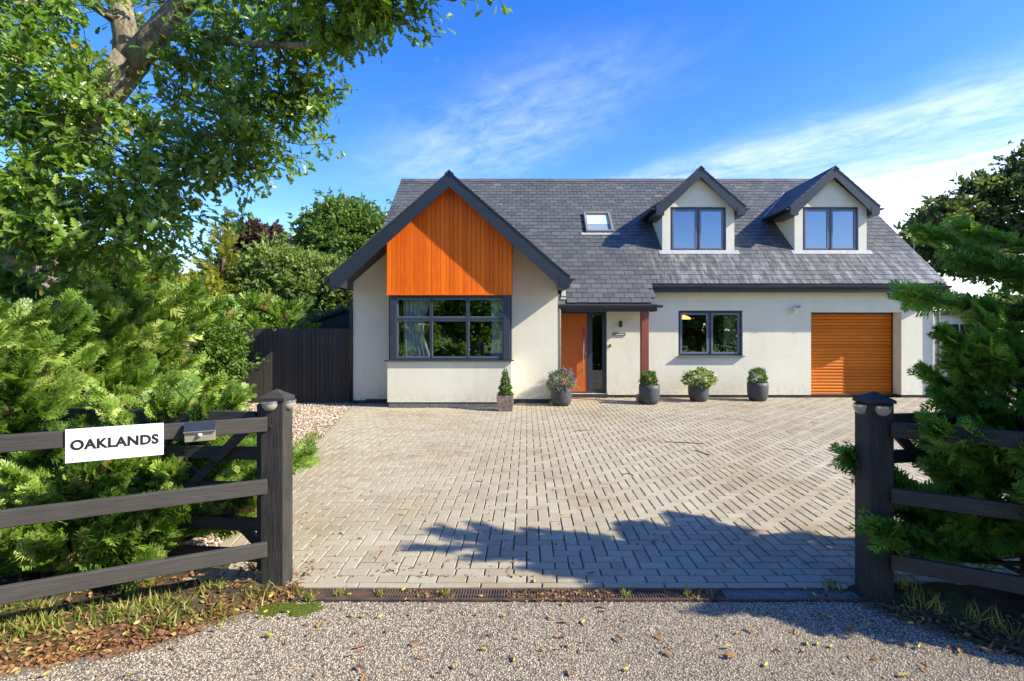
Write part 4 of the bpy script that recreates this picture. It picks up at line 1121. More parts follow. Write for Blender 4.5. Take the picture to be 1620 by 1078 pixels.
def prof_bush(f): return (0.82 + .25 * math.sin(f * 9.0)) * (1 - f ** 2.2) ** .5 if f < 1 else 0
def behind_left(P):                                      # keeps sprays from growing through the name board
    return (P[:, 0] + 1.66) * .46 - (P[:, 1] - 3.318) * .888 < -.10
LG = 'sunlit cypress trees behind the left roadside fence'
conifer('bright green cypress right behind the fence rails, touching the gate', -2.62, 3.85, .98, .68, 'cypress_sunny', 11, 80, .08, prof_bush, 100, .155, group=LG, clip=behind_left, ell=(1.15, .9))
conifer('low spreading cypress skirt under the middle rail of the left fence', -3.05, 3.42, .62, .52, 'cypress_sunny', 17, 54, .04, prof_bush, 90, .155, group=LG, clip=behind_left, ell=(1.5, .7))
conifer('bushy cypress behind the name board at the left picture edge', -3.7, 3.6, 1.7, .82, 'cypress_sunny', 12, 78, .08, prof_bush, 100, .155, group=LG, clip=behind_left)
conifer('cypress whose long branch tips reach toward the dark board fence', -4.72, 5.6, 1.9, .95, 'cypress_sunny', 13, 84, .12, prof_bush, 95, .175, group=LG)
conifer('tall cypress at the far left under the oak branches', -5.7, 5.3, 2.15, 1.1, 'cypress_sunny', 14, 80, .2, prof_bush, 80, .185, group=LG)
conifer('upright cypress in the middle of the left hedge, above the brick wall', -6.2, 7.9, 2.5, 1.2, 'cypress_sunny', 15, 70, 1.3, prof_bush, 60, .22, group=LG, lod=1)
conifer('cypress in the left hedge closest to the gravel bed', -6.35, 8.6, 1.9, .95, 'cypress_sunny', 16, 60, .15, prof_bush, 60, .22, group=LG, lod=1)

RG = 'cypress trees behind the right roadside fence'
def prof_low(f): return (1.0 - .6 * f) * (0.9 + .2 * math.sin(f * 14))
def prof_tall(f):                                        # wide skirt, a gap at head height, wide again above
    return max(.15, (.95 if f < .42 else .62 if f < .60 else 1.12 if f < .84 else 1.12 - (f - .84) * 4.5) + .08 * math.sin(f * 40))
conifer('dark green cypress spilling over the right fence rails', 3.10, 3.16, 1.62, .62, 'cypress_green', 21, 66, .1, prof_bush, 105, .155, group=RG, ell=(1.4, .8))
conifer('tall cypress behind the right fence, its branches before the gutter end', 3.92, 3.2, 2.4, .74, 'cypress_green', 22, 78, .4, prof_tall, 100, .165, group=RG, rise=(-.35, .0), ell=(1.55, .6))
conifer('cypress at the right picture edge beside the road', 4.35, 2.78, 3.5, .62, 'cypress_green', 23, 70, .2, prof_low, 60, .2, group=RG, lod=1)

# ------------------------------------------------------------------ oak
def build_oak():
    base = (-6.6, 6.4, 0)
    t = thing('oak_tree', 'big oak with pale grey forked trunk leaning over the left hedge', 'tree', base)
    tr = MB()
    fork = at(208, 95, 6.0)
    main = [(-6.6, 6.4, -.1), (-6.5, 6.4, 1.2), at(20, 330, 6.3), at(85, 245, 6.15), at(150, 170, 6.05), fork]
    tr.tube(main, [.34, .27, .24, .205, .185, .18], 14)
    tr.tube([at(203, 110, 6.0), at(200, 60, 6.0), at(190, 10, 6.0), at(178, -60, 6.05), at(170, -180, 6.1), at(200, -330, 6.2)], [.155, .13, .12, .11, .10, .07], 12)
    tr.tube([at(200, 112, 6.0), at(240, 62, 5.95), at(282, 15, 5.9), at(330, -40, 5.8), at(420, -120, 5.7), at(540, -220, 5.6)], [.15, .135, .12, .105, .09, .06], 12)
    limbs = [
        [at(255, 55, 5.95), at(330, 62, 5.7), at(400, 70, 5.4), at(480, 72, 4.9), at(560, 62, 4.5)],
        [at(282, 15, 5.9), at(380, -30, 5.6), at(500, -40, 5.0), at(620, -20, 4.5), at(720, 0, 4.3)],
        [at(150, 175, 6.05), at(230, 200, 5.8), at(310, 215, 5.6), at(390, 210, 5.5)],
        [at(95, 235, 6.1), at(170, 270, 5.7), at(250, 290, 5.5), at(330, 262, 5.4)],
        [at(60, 275, 6.2), at(120, 340, 5.6), at(190, 350, 5.3), at(260, 340, 5.2)],
        [at(40, 300, 6.2), at(-40, 330, 5.4), at(10, 380, 4.9), at(90, 365, 4.7)],
        [at(120, 205, 6.1), at(60, 150, 5.5), at(20, 90, 5.2), at(-30, 40, 5.0)],
        [at(195, 40, 6.0), at(120, -10, 5.6), at(60, -30, 5.3), at(0, -40, 5.0)],
        [at(240, 62, 5.95), at(330, 130, 6.1), at(400, 170, 6.1), at(430, 190, 6.0)],
    ]
    for k, l in enumerate(limbs): tr.tube(l, list(np.linspace(.06, .015, len(l))), 7)
    # foliage clusters: px, py, depth, radius in px, leaves
    C = []
    r = np.random.default_rng(5)
    rows = [(-60, [(x, 5.4 + .3 * math.sin(x)) for x in list(range(-20, 110, 62)) + list(range(470, 760, 62))]),
            (5, [(0, 5.2), (45, 5.4), (95, 5.2), (265, 6.5), (345, 5.9), (395, 5.6), (450, 5.5), (505, 5.3), (560, 5.2), (615, 5.1), (655, 5.0), (715, 5.0), (738, 5.0)]),
            (60, [(-10, 5.1), (40, 5.2), (90, 5.3), (250, 6.5), (320, 5.7), (385, 5.5), (445, 5.4), (505, 5.3), (545, 5.2), (600, 5.1)]),
            (115, [(-10, 5.0), (45, 5.1), (100, 5.3), (140, 5.3), (290, 6.3), (345, 5.8), (400, 5.7), (455, 5.5), (490, 5.4)]),
            (165, [(0, 5.0), (55, 5.0), (105, 5.1), (150, 5.2), (270, 6.4), (335, 6.0), (385, 5.8), (440, 5.7), (475, 5.6)]),
            (215, [(0, 5.0), (60, 5.0), (115, 5.0), (165, 5.2), (240, 5.6), (300, 5.7), (360, 5.6), (410, 5.5)]),
            (262, [(0, 5.0), (55, 5.0), (110, 5.1), (230, 5.3), (290, 5.4), (345, 5.4), (385, 5.4)]),
            (305, [(-10, 4.8), (45, 4.9), (100, 5.0), (160, 5.1), (215, 5.2), (265, 5.3)]),
            (345, [(-10, 4.7), (40, 4.7), (90, 4.8), (140, 5.0), (190, 5.1), (240, 5.2), (280, 5.2)]),
            (385, [(0, 4.7), (50, 4.7), (110, 4.9), (170, 5.0), (225, 5.2)])]
    pv, pf = oak_leaf(); P, D, U, S = [], [], [], []
    tw = MB()
    lp = np.array([np.array(q) for l in limbs for a, b in zip(l[:-1], l[1:]) for q in (a, a.lerp(b, .5), b)])
    for y, xs in rows:
        for x, Y in xs:
            near = x > 470 and y < 80
            if near: Y -= .75; y -= 16; x += 14
            c = np.array(at(x + r.normal(0, 8), y + r.normal(0, 8), Y + r.normal(0, .15)))
            rad = .235 if near else .30
            # twigs towards the cluster from the closest limb
            n0 = lp[np.argmin(((lp - c) ** 2).sum(1))]
            for q in range(11 if x > 280 else 8):
                e = c + r.normal(0, 1, 3) * np.array((rad, rad * 1.2, rad * .8))
                if q == 0: tw.tube(limb_pts(n0, c, 4, .1, int(x * 7 + y)), list(np.linspace(.014, .007, 5)), 5, cap=False)
                tw.tube(limb_pts(c, e, 3, .12, int(x + y * 3 + q)), list(np.linspace(.006, .002, 4)), 4, cap=False)
                dd = e - c; dd /= np.linalg.norm(dd)
                for w in range(r.integers(22, 34)):
                    tt = r.uniform(.12, 1.04); p = c + (e - c) * tt + r.normal(0, .055, 3)
                    P.append(p); D.append(dd * .8 + r.normal(0, .7, 3) + np.array((0, 0, -.25))); U.append(np.array((0.5, -.45, .75)) + r.normal(0, .5, 3)); S.append(r.uniform(.075, .125))
    P, D, U, S = map(np.array, (P, D, U, S))
    # keep the gaps of sky and the forked trunk open
    px = VX + F * P[:, 0] / P[:, 1]; py = HZ - F * (P[:, 2] - EYE) / P[:, 1]
    keep = np.ones(len(P), bool)
    for gx, gy, rx, ry in ((158, 45, 26, 34), (205, 60, 40, 60), (262, 25, 34, 40), (180, 130, 34, 34), (195, 240, 22, 12), (470, 105, 30, 14), (152, 195, 22, 24)):
        inn = ((px - gx) / rx) ** 2 + ((py - gy) / ry) ** 2 < 1
        keep &= ~(inn & (r.random(len(P)) < .86) & (P[:, 1] < 6.25))
    P, D, U, S = P[keep], D[keep], U[keep], S[keep]
    tone = np.clip(r.normal(.45, .22, len(P)), 0, .95); tone[r.random(len(P)) > .99] = 1.0
    M = frames(D, U, S)
    px = VX + F * P[:, 0] / P[:, 1]; py = HZ - F * (P[:, 2] - EYE) / P[:, 1]
    big = S / P[:, 1] * ((px > 0) & (px < 780) & (py > 0) & (py < 420))
    # nearest, least hidden leaves are separate objects
    own = np.argsort(-big - 0.004 * (py > 250) * (P[:, 1] < 5))[:300]
    mask = np.zeros(len(P), bool); mask[own] = True
    V, Fc, T = scatter(pv, pf, P[~mask], M[~mask], tone[~mask])
    tr.build('trunk', 'bark', t, smooth=True)
    tw.build('twigs', 'dark_bark', t)
    cr = stuff(link('crown', npmesh('crown', V, Fc, 'oak_leaf', base, T), t))
    lm = npmesh('leaf', pv, pf, 'oak_leaf')
    for i in own:
        o = link('leaf', lm, t, P[i], Matrix((M[i] / S[i]).tolist()), tone[i]); o.scale = (S[i],) * 3
build_oak()

# ------------------------------------------------------------------ other trees
CL = [leaf_clump(7, k) for k in range(3)]
def leafy_tree(name, label, x, y, h, lumps, mat, seed, n=5000, size=.32, trunk_h=None, group=None, cat='tree', trunk_r=.16, bark='dark_bark', flat=1.0):
    """crown built of leaf clumps over several lumps (dx, dy, z, rx, rz)"""
    t = thing(name, label, cat, (x, y, 0), group); r = np.random.default_rng(seed)
    tot = sum(l[3] ** 2 for l in lumps); P, D = [], []
    tr = MB(); th = trunk_h or h * .5
    tr.tube(limb_pts((x, y, -.1), (x, y, th), 5, .05, seed), list(np.linspace(trunk_r, trunk_r * .6, 6)), 8)
    for i, (dx, dy, z, rx, rz) in enumerate(lumps):
        c = np.array((x + dx, y + dy, z))
        tr.tube(limb_pts((x, y, th * .9), c, 4, .08, seed + i), list(np.linspace(trunk_r * .5, .015, 5)), 6, cap=False)
        k = int(n * rx ** 2 / tot); m = max(5, k // 22)
        # clusters over the lump surface, leaf clumps inside each cluster
        v = r.normal(0, 1, (m, 3)); v /= np.linalg.norm(v, axis=1, keepdims=True)
        rad = r.uniform(.62, 1.08, (m, 1)); cl = c + v * rad * np.array((rx, rx, rz))
        for q in range(m):
            s = .16 * rx + .12; pts = cl[q] + r.normal(0, 1, (22, 3)) * np.array((s, s, s * .6))
            P.append(pts); D.append(v[q] * .8 + r.normal(0, .6, (22, 3)))
    P = np.vstack(P); D = np.vstack(D)
    tone = np.clip(r.normal(.5, .24, len(P)), 0, 1); U = np.array((0, 0, 1.0)) + r.normal(0, .5, P.shape)
    pick = r.integers(0, 3, len(P)); Vs, Fs, Ts = [], [], []; base = 0
    for k in range(3):
        w = pick == k; V, Fc, T = scatter(*CL[k], P[w], frames(D[w], U[w], size * r.uniform(.7, 1.3, w.sum())), tone[w])
        Vs.append(V); Fs.append(Fc + base); Ts.append(T); base += len(V)
    tr.build('trunk', bark, t, smooth=True)
    stuff(link('crown', npmesh('crown', np.vstack(Vs), np.vstack(Fs), mat, (x, y, 0), np.concatenate(Ts)), t))
    return t

# behind the house and the board fence
p = at(540, 380, 30); leafy_tree('oak_tree', 'round dense oak rising just left of the roof', p.x, 30, 9.5, [(0, 0, 6.4, 2.3, 2.0), (-1.6, 0, 6.0, 1.5, 1.6), (1.6, 0, 6.3, 1.8, 1.8), (.4, 0, 7.6, 1.7, 1.6), (-.6, -.5, 4.4, 2.2, 1.6)], 'mid_leaf', 41, 6500, .34)
p = at(455, 440, 21); leafy_tree('broadleaf_tree', 'pale green broadleaf tree above the shed, left of the round oak', p.x, 21, 6, [(0, 0, 3.9, 1.5, 1.2), (1.2, 0, 3.2, 1.5, 1.3), (-.7, 0, 3.2, 1.2, 1.2), (2.2, 0, 2.6, 1.3, 1.4), (.3, .5, 2.4, 1.6, 1.2)], 'pale_leaf', 42, 6000, .27)
p = at(402, 420, 22); leafy_tree('copper_tree', 'dark copper-leaved tree between two conifers behind the fence', p.x, 22, 6, [(0, 0, 4.6, .9, 1.3), (.4, 0, 5.2, .7, .8), (-.4, 0, 3.6, 1.0, 1.2), (.5, .2, 3.2, 1.0, 1.2)], 'copper_leaf', 43, 3000, .26)
p = at(348, 420, 20); conifer('slim golden conifer left of the copper tree', p.x, 20, 5.9, 1.25, 'golden_leaf', 44, 60, .3, lambda f: (1 - f) ** .8, 18, .5, lod=1, name='golden_conifer', rise=(-.2, .1))
p = at(368, 400, 27); conifer('tall thin grey-green conifer behind the golden one', p.x, 27, 8.0, 1.5, 'dark_leaf', 45, 60, .3, lambda f: (1 - f) ** .7, 16, .55, lod=1, name='pine_tree', rise=(-.1, .2))
p = at(300, 440, 19); leafy_tree('shrub', 'loose yellow-green shrub behind the left hedge', p.x, 19, 4, [(0, 0, 2.6, 1.3, 1.3), (-1.3, 0, 2.4, 1.2, 1.2)], 'golden_leaf', 46, 2400, .26, cat='shrub')
p = at(205, 440, 24); leafy_tree('broadleaf_tree', 'green broadleaf tree far behind the left hedge', p.x, 24, 6, [(0, 0, 3.6, 2, 1.5), (-2.2, 0, 3.4, 2, 1.6), (-4.6, 0, 3.4, 2.2, 1.6)], 'mid_leaf', 47, 4500, .32)
# low conifer hedge over the board fence
for k, (px, py, Y, hh) in enumerate(((352, 520, 13.4, 1.9), (405, 520, 13.6, 2.0), (452, 525, 13.8, 1.9))):
    p = at(px, py, Y)
    lab = ('low golden-green conifer at the left end behind the board fence', 'low golden-green conifer above the solar light on the board fence', 'low golden-green conifer next to the shed roof')[k]
    conifer(lab, p.x, Y, hh + .35, 1.0, 'cypress_sunny', 50 + k, 40, .5, prof_bush, 22, .34, lod=1, group='conifers behind the board fence', name='conifer')
# small leafy bush at the fence end
p = at(335, 575, 11.2); leafy_tree('shrub', 'small round-leaved bush growing at the left end of the board fence', p.x, 11.3, 2, [(0, 0, 1.0, .42, .55), (-.3, .1, .6, .45, .5), (.05, 0, 1.45, .3, .3)], 'box_leaf', 55, 2600, .12, trunk_h=.6, trunk_r=.03, cat='shrub')
# right background
p = at(1550, 330, 22); leafy_tree('eucalyptus_tree', 'dark-leaved tree against the sky at the right picture edge', p.x + 1, 22, 9, [(-2.6, 0, 6.0, 1.3, 1.1), (-1.0, 0, 6.9, 1.3, 1.0), (1.0, 0, 6.8, 1.6, 1.4), (2.0, 0, 8.6, 1.3, 1.2), (-1.8, 0, 5.0, 1.2, .8), (.4, .3, 5.2, 1.6, 1.2)], 'dark_leaf', 61, 3300, .30)
p = at(1600, 440, 17); leafy_tree('shrub', 'green shrub beyond the garage at the right picture edge', p.x + 1.5, 17, 3.2, [(0, 0, 1.8, 1.5, 1.3), (-1.7, 0, 1.3, 1.1, 1.1)], 'mid_leaf', 62, 2200, .26, cat='shrub')
# across the road, seen in the window reflections
for k, (x, y, s, mt) in enumerate(((-9.5, -13, 1.25, 'mid_leaf'), (-4.2, -15, 1.1, 'oak_leaf'), (0.8, -17, .9, 'mid_leaf'), (7.5, -15, 1.1, 'oak_leaf'), (13.0, -13, 1.2, 'mid_leaf'), (18.5, -14, 1.2, 'oak_leaf'))):
    lab = ('broad tree across the road, leftmost of the row', 'oak across the road, opposite the bay window', 'smaller tree across the road, opposite the front door', 'oak across the road, opposite the red porch post', 'broad tree across the road, opposite the garage', 'oak across the road, rightmost of the row')[k]
    s *= .72; leafy_tree('roadside_tree', lab, x, y, 8 * s, [(0, 0, 5.4 * s, 2.6 * s, 2.2 * s), (-1.6, 0, 4.0 * s, 2.0 * s, 1.7 * s), (1.6, .4, 4.2 * s, 2.0 * s, 1.8 * s), (0, .6, 2.2 * s, 2.4 * s, 1.7 * s)], mt, 70 + k, 2000, .5, group='trees across the road')

# ------------------------------------------------------------------ board fence, shed, neighbours
def build_board_fence():
    t = thing('board_fence', 'black vertical board fence between the hedge and the house', 'fence', (-6, 12.05, 0))
    x0, x1, yf = -8.0, -4.0, 12.02
    h = 1.72; n = 40; w = (x1 - x0) / n
    for k in range(n):
        a = x0 + k * w
        yy = yf + (0.02 if a > -5.98 else 0.0) + random.uniform(-.002, .002)
        MB().box(a + .003, a + w - .003, yy, yy + .022, 0.0, h + random.uniform(-.006, .004)).build('board', 'board_timber', t, bevel=0.002, tone=random.random())
    m = MB()
    for z in (.35, 1.45): m.box(x0, x1, yf + .046, yf + .09, z, z + .09)
    m.build('rail', 'board_timber', t)
    for x in (-8.0, -6.0, -4.12): MB().box(x - .05, x + .05, yf + .092, yf + .19, -.02, h - .02).build('post', 'board_timber', t)
    s = thing('solar_light', 'small half-round solar light at the top of the board fence', 'solar light', (-5.84, 12.01, 1.66))
    half_moon_light(s, Vector((-5.84, yf - .002, 1.70)), Vector((0, -1, 0)), .1)

def half_moon_light(root, p, out, w):
    """half-dome lamp: dark cell on top, lens bowl below; p is the top centre at the surface, out the outward direction"""
    side = Vector((0, 0, 1)).cross(out).normalized(); n = 12; rings = 5; m = MB(); r = w / 2
    for j in range(rings + 1):
        a = j / rings * math.pi / 2; z = -r * 1.05 * math.sin(a); rr = r * math.cos(a) + .001
        for i in range(n + 1):
            th = math.pi * i / n; m.v.append(tuple(p + side * (rr * math.cos(th)) + out * (rr * math.sin(th) * .85) + Vector((0, 0, z))))
    for j in range(rings):
        for i in range(n): a = j * (n + 1) + i; m.f.append((a, a + n + 1, a + n + 2, a + 1))
    m.build('lens', 'lens', root, smooth=True)
    poly = [p + side * (r * 1.06 * math.cos(th)) + out * (r * .92 * math.sin(th)) for th in np.linspace(0, math.pi, 13)]
    MB().prism(poly, (0, 0, .014)).build('rim', 'steel', root)
    poly = [p + Vector((0, 0, .0145)) + out * .004 + side * (r * .9 * math.cos(th)) + out * (r * .76 * math.sin(th)) for th in np.linspace(0, math.pi, 13)]
    MB().prism(poly, (0, 0, .003)).build('solar_panel', 'solar_cell', root)
build_board_fence()

def build_shed():
    t = thing('shed', 'dark timber shed with grey felt gable roof behind the board fence', 'shed', (-5.2, 16.3, 0))
    ax, az, hw, tn, y0, y1 = -5.35, 2.36, 1.55, .36, 15.2, 17.6
    body = MB().prism([(ax - hw + .12, y0 + .1, 0), (ax + hw - .12, y0 + .1, 0), (ax + hw - .12, y0 + .1, az - .06 - tn * (hw - .12)), (ax, y0 + .1, az - .06), (ax - hw + .12, y0 + .1, az - .06 - tn * (hw - .12))], (0, y1 - y0 - .2, 0)).build('shed_wall', 'board_timber', t)
    z = 1.2
    while z < az - .12:
        w = min(hw - .1, (az - .08 - z - .11) / tn)
        if w > .1: MB().box(ax - w, ax + w, y0 + .08, y0 + .0995, z, z + .115).build('board', 'board_timber', body, tone=random.random())
        z += .12
    for s in (-1, 1):
        MB().prism([(ax, y0, az), (ax + s * hw, y0, az - tn * hw), (ax + s * hw, y0, az - tn * hw - .05), (ax, y0, az - .05)], (0, y1 - y0, 0)).build('roof_panel', 'felt_roof', t)
        MB().prism([(ax, y0 - .02, az - .01), (ax + s * hw, y0 - .02, az - .01 - tn * hw), (ax + s * hw, y0 - .02, az - .11 - tn * hw), (ax, y0 - .02, az - .11)], (0, .019, 0)).build('barge_board', 'board_timber', t)
build_shed()

def build_brick_wall():
    t = thing('brick_wall', 'low red brick garden wall glimpsed through the left hedge', 'wall', (-7.6, 10.6, 0))
    x0, x1, y = -10.2, -6.95, 10.6
    MB().box(x0, x1, y + .008, y + .2, -.05, 1.64).build('mortar_core', 'mortar', t)
    me = MB().box(-.107, .107, 0, .05, -.0325, .0325).mesh('brick', 'brick')
    pts = []
    for k in range(21):
        x = x0 + (.1125 if k % 2 else 0)
        while x + .107 < x1: pts.append((x + .107, .05 + k * .075)); x += .225
    for x, z in pts[-290:]: link('brick', me, t, (x, y, z), (0, 0, 0), random.random())
    MB().box(x0 - .02, x1 + .02, y - .03, y + .23, 1.641, 1.70).build('coping', 'concrete_tile', t)
build_brick_wall()

def neighbours():
    t = thing('house', 'pale neighbouring house mostly hidden behind the left hedge and oak', 'house', (-17, 19, 0))
    MB().prism([(-22, 17, 0), (-15.6, 17, 0), (-15.6, 17, 3.0), (-18.8, 17, 5.2), (-22, 17, 3.0)], (0, 7, 0)).build('wall', 'render', t)
    for s in (-1, 1):
        MB().prism([(-18.8, 16.7, 5.35), (-18.8 + s * 3.6, 16.7, 2.88), (-18.8 + s * 3.6, 16.7, 2.72), (-18.8, 16.7, 5.21)], (0, 7.5, 0)).build('roof', 'concrete_tile', t)
    w = MB().box(-17.6, -16.4, 16.94, 16.99, 1.0, 2.3).build('window', 'white_plastic', t)
    MB().box(-17.53, -16.47, 16.925, 16.939, 1.07, 2.23).build('pane', 'dark_glass', w)
    t = thing('outbuilding', 'low white outbuilding with windows beyond the garage corner', 'outbuilding', (14, 19, 0))
    MB().box(12.2, 19, 17.6, 22, 0, 2.2).build('wall', 'white_plastic', t)
    MB().box(12.0, 19.2, 17.35, 22.2, 2.205, 2.34).build('roof', 'felt_roof', t)
    x = 12.5
    for k in range(4):
        w = MB().box(x, x + 1.2, 17.55, 17.599, .95, 1.95).build('window', 'white_plastic', t)
        m = MB(); m.box(x + .06, x + .57, 17.535, 17.549, 1.01, 1.89); m.box(x + .63, x + 1.14, 17.535, 17.549, 1.01, 1.89); m.build('pane', 'dark_glass', w)
        x += 1.55
    # telephone wire and aerial
    c = MB(); pts = []
    for k in range(9):
        u = k / 8; pts.append((9.0 + 22 * u, 24.0, 7.35 - .25 * math.sin(math.pi * u) + .5 * u))
    tag(c.tube(pts, .012, 5).build('overhead_wire', 'black_plastic'), 'thin overhead wire against the sky right of the roof', 'wire')
    t = thing('tv_aerial', 'small aerial on a pole beyond the right roof slope', 'aerial', (13.5, 18.2, 2.34))
    MB().tube([(13.6, 18.2, 2.34), (13.6, 18.2, 5.3)], .012, 6).build('pole', 'galvanised', t)
    m = MB(); m.tube([(13.1, 18.2, 5.15), (14.1, 18.2, 5.2)], .006, 5)
    for k in range(7): x = 13.15 + k * .15; m.tube([(x, 18.05, 5.17), (x, 18.35, 5.17)], .004, 4); m.tube([(x, 18.2, 5.05), (x, 18.2, 5.3)], .004, 4)
    m.build('aerial_head', 'galvanised', t)
neighbours()

# ------------------------------------------------------------------ roadside fences, posts, gates
def rail_box(p, q, z0, z1, th, shift=0.0):
    """board from p to q (x, y) standing on edge"""
    p, q = Vector((*p, 0)), Vector((*q, 0)); d = (q - p).normalized(); nrm = Vector((-d.y, d.x, 0))
    m = MB(); a, b = nrm * (shift - th / 2), nrm * (shift + th / 2)
    m.prism([p + a + Vector((0, 0, z0)), p + b + Vector((0, 0, z0)), p + b + Vector((0, 0, z1)), p + a + Vector((0, 0, z1))], q - p)
    return m
def gate_post(label, x0, x1, y0, y1, h):
    t = thing('gate_post', label, 'gate post', ((x0 + x1) / 2, (y0 + y1) / 2, 0), 'gate posts at the drive entrance')
    m = MB(); m.box(x0, x1, y0, y1, -.1, h); m.build('post_shaft', 'post_timber', t, bevel=.006)
    cx, cy = (x0 + x1) / 2, (y0 + y1) / 2; e = .008
    m = MB(); m.add([(x0 - e, y0 - e, h), (x1 + e, y0 - e, h), (x1 + e, y1 + e, h), (x0 - e, y1 + e, h), (x0 - e, y0 - e, h + .02), (x1 + e, y0 - e, h + .02), (x1 + e, y1 + e, h + .02), (x0 - e, y1 + e, h + .02), (cx, cy, h + .072)],
                   [(3, 2, 1, 0), (0, 1, 5, 4), (1, 2, 6, 5), (2, 3, 7, 6), (3, 0, 4, 7), (4, 5, 8), (5, 6, 8), (6, 7, 8), (7, 4, 8)])
    m.build('post_cap', 'fence_timber', t)
    return t
PL = (-1.714, -1.565, 3.336, 3.473); PR = (2.115, 2.272, 3.20, 3.345); PH = 1.21
gl = gate_post('sunlit dark timber gate post at the left of the drive entrance', *PL, PH)
gr = gate_post('shaded dark timber gate post at the right of the drive entrance', *PR, PH)
MB().tube([(-1.655, 3.335, 1.045), (-1.655, 3.316, 1.045)], .019, 10).build('bolt', 'black_plastic', gl)
def post_light(label, p, out, w=.098):
    t = thing('solar_light', label, 'solar light', p, 'half-round solar lights on the gate posts'); half_moon_light(t, Vector(p), Vector(out), w)
post_light('half-round solar light on the front of the left gate post', (-1.652, 3.334, 1.195), (0, -1, 0))
post_light('half-round solar light on the drive side of the left gate post', (-1.563, 3.404, 1.195), (1, 0, 0), .1)
post_light('half-round solar light on the front of the right gate post', (2.2, 3.198, 1.185), (0, -1, 0))
post_light('half-round solar light on the drive side of the right gate post', (2.113, 3.27, 1.185), (-1, 0, 0))

LP0 = (-1.66, 3.318); LDIR = Vector((-.888, -.46, 0)).normalized()
def lp(s): return (LP0[0] + LDIR.x * s, LP0[1] + LDIR.y * s)
def build_left_fence():
    t = thing('roadside_fence', 'sunlit black three-rail timber fence carrying the white name board', 'fence', (LP0[0], LP0[1], 0))
    for k, z in enumerate((1.018, .62, .218)):
        m = rail_box(lp(0.0), lp(3.4), z, z + .092, .038); m.build('rail', 'fence_timber', t, bevel=.004, tone=.3 + .2 * k)
    for s in (1.75, 3.35):
        q = lp(s); MB().box(q[0] - .06, q[0] + .06, q[1] + .03, q[1] + .15, -.1, 1.15).build('fence_post', 'post_timber', t, bevel=.004)
    nrm = Vector((LDIR.y, -LDIR.x, 0))                    # towards the road
    if nrm.y > 0: nrm = -nrm
    ang = math.atan2(-LDIR.y, -LDIR.x)
    # name board
    a, b = lp(.984), lp(.55); c = Vector(((a[0] + b[0]) / 2, (a[1] + b[1]) / 2, 1.028)) + nrm * .0265
    t = thing('name_board', 'white board reading OAKLANDS on the top rail of the left fence', 'name board', tuple(c))
    m = MB().box(-.222, .222, -.006, .006, -.0925, .0925); M = Matrix.Rotation(ang, 3, 'Z')
    m.v = [tuple(M @ Vector(v) + c) for v in m.v]; m.build('board', 'sign_white', t, bevel=.001)
    text_mesh('OAKLANDS', .075, 'sign_black', t, c + nrm * .0068 + Vector((0, 0, .004)), None, 'lettering', rotm=M @ Matrix.Rotation(R(90), 3, 'X'), fit=(.40, .058))
    m = MB()
    for dx in (-.19, .2): m.tube([c + (M @ Vector((dx, 0, -.075))) + nrm * .006, c + (M @ Vector((dx, 0, -.075))) + nrm * .0085], .004, 8)
    m.build('screw', 'galvanised', t)
    # solar lamp with sensor on the rail
    q = lp(.36); c = Vector((q[0], q[1], 1.055)) + nrm * .02
    t = thing('solar_light', 'wide solar floodlight with sensor on the left fence rail beside the name board', 'solar light', tuple(c))
    def bx(name, mat, *bb, bevel=.002):
        m = MB().box(*bb); m.v = [tuple(M @ Vector(v) + c) for v in m.v]; return m.build(name, mat, t, bevel=bevel)
    m = MB().prism([(-.078, 0, -.055), (-.078, -.035, -.055), (-.078, -.06, .012), (-.078, -.02, .05), (-.078, 0, .05)], (.156, 0, 0)); m.v = [tuple(M @ Vector(v) + c) for v in m.v]
    body = m.build('lamp_body', 'lens', t, bevel=.002)
    m = MB().prism([(-.08, -.066, .016), (-.08, -.018, .058), (-.08, -.012, .054), (-.08, -.060, .012)], (.16, 0, 0)); m.v = [tuple(M @ Vector(v) + c) for v in m.v]
    m.build('solar_panel', 'solar_cell', t)
    m = MB().box(-.082, .082, -.071, -.061, .006, .0135); m.v = [tuple(M @ Vector(v) + c) for v in m.v]; m.build('trim', 'steel', t)
    m = MB().lathe([(.002, -.012), (.011, -.009), (.013, 0), (.011, .009), (.002, .012)], (0, -.056, -.012), 12); m.v = [tuple(M @ Vector(v) + c) for v in m.v]; m.build('sensor', 'white_plastic', t, smooth=True)
build_left_fence()

RP0 = (2.24, 3.185); RDIR = Vector((.86, -.5, 0)).normalized()
def build_right_fence():
    t = thing('roadside_fence', 'shaded black three-rail timber fence overgrown by cypress on the right', 'fence', (RP0[0], RP0[1], 0))
    rp = lambda s: (RP0[0] + RDIR.x * s, RP0[1] + RDIR.y * s)
    for k, z in enumerate((1.008, .605, .20)):
        rail_box(rp(0), rp(3.2), z, z + .092, .038).build('rail', 'fence_timber', t, bevel=.004, tone=.1 + .2 * k)
    for s in (1.7, 3.15):
        q = rp(s); MB().box(q[0] - .06, q[0] + .06, q[1] + .03, q[1] + .15, -.1, 1.13).build('fence_post', 'post_timber', t, bevel=.004)
build_right_fence()

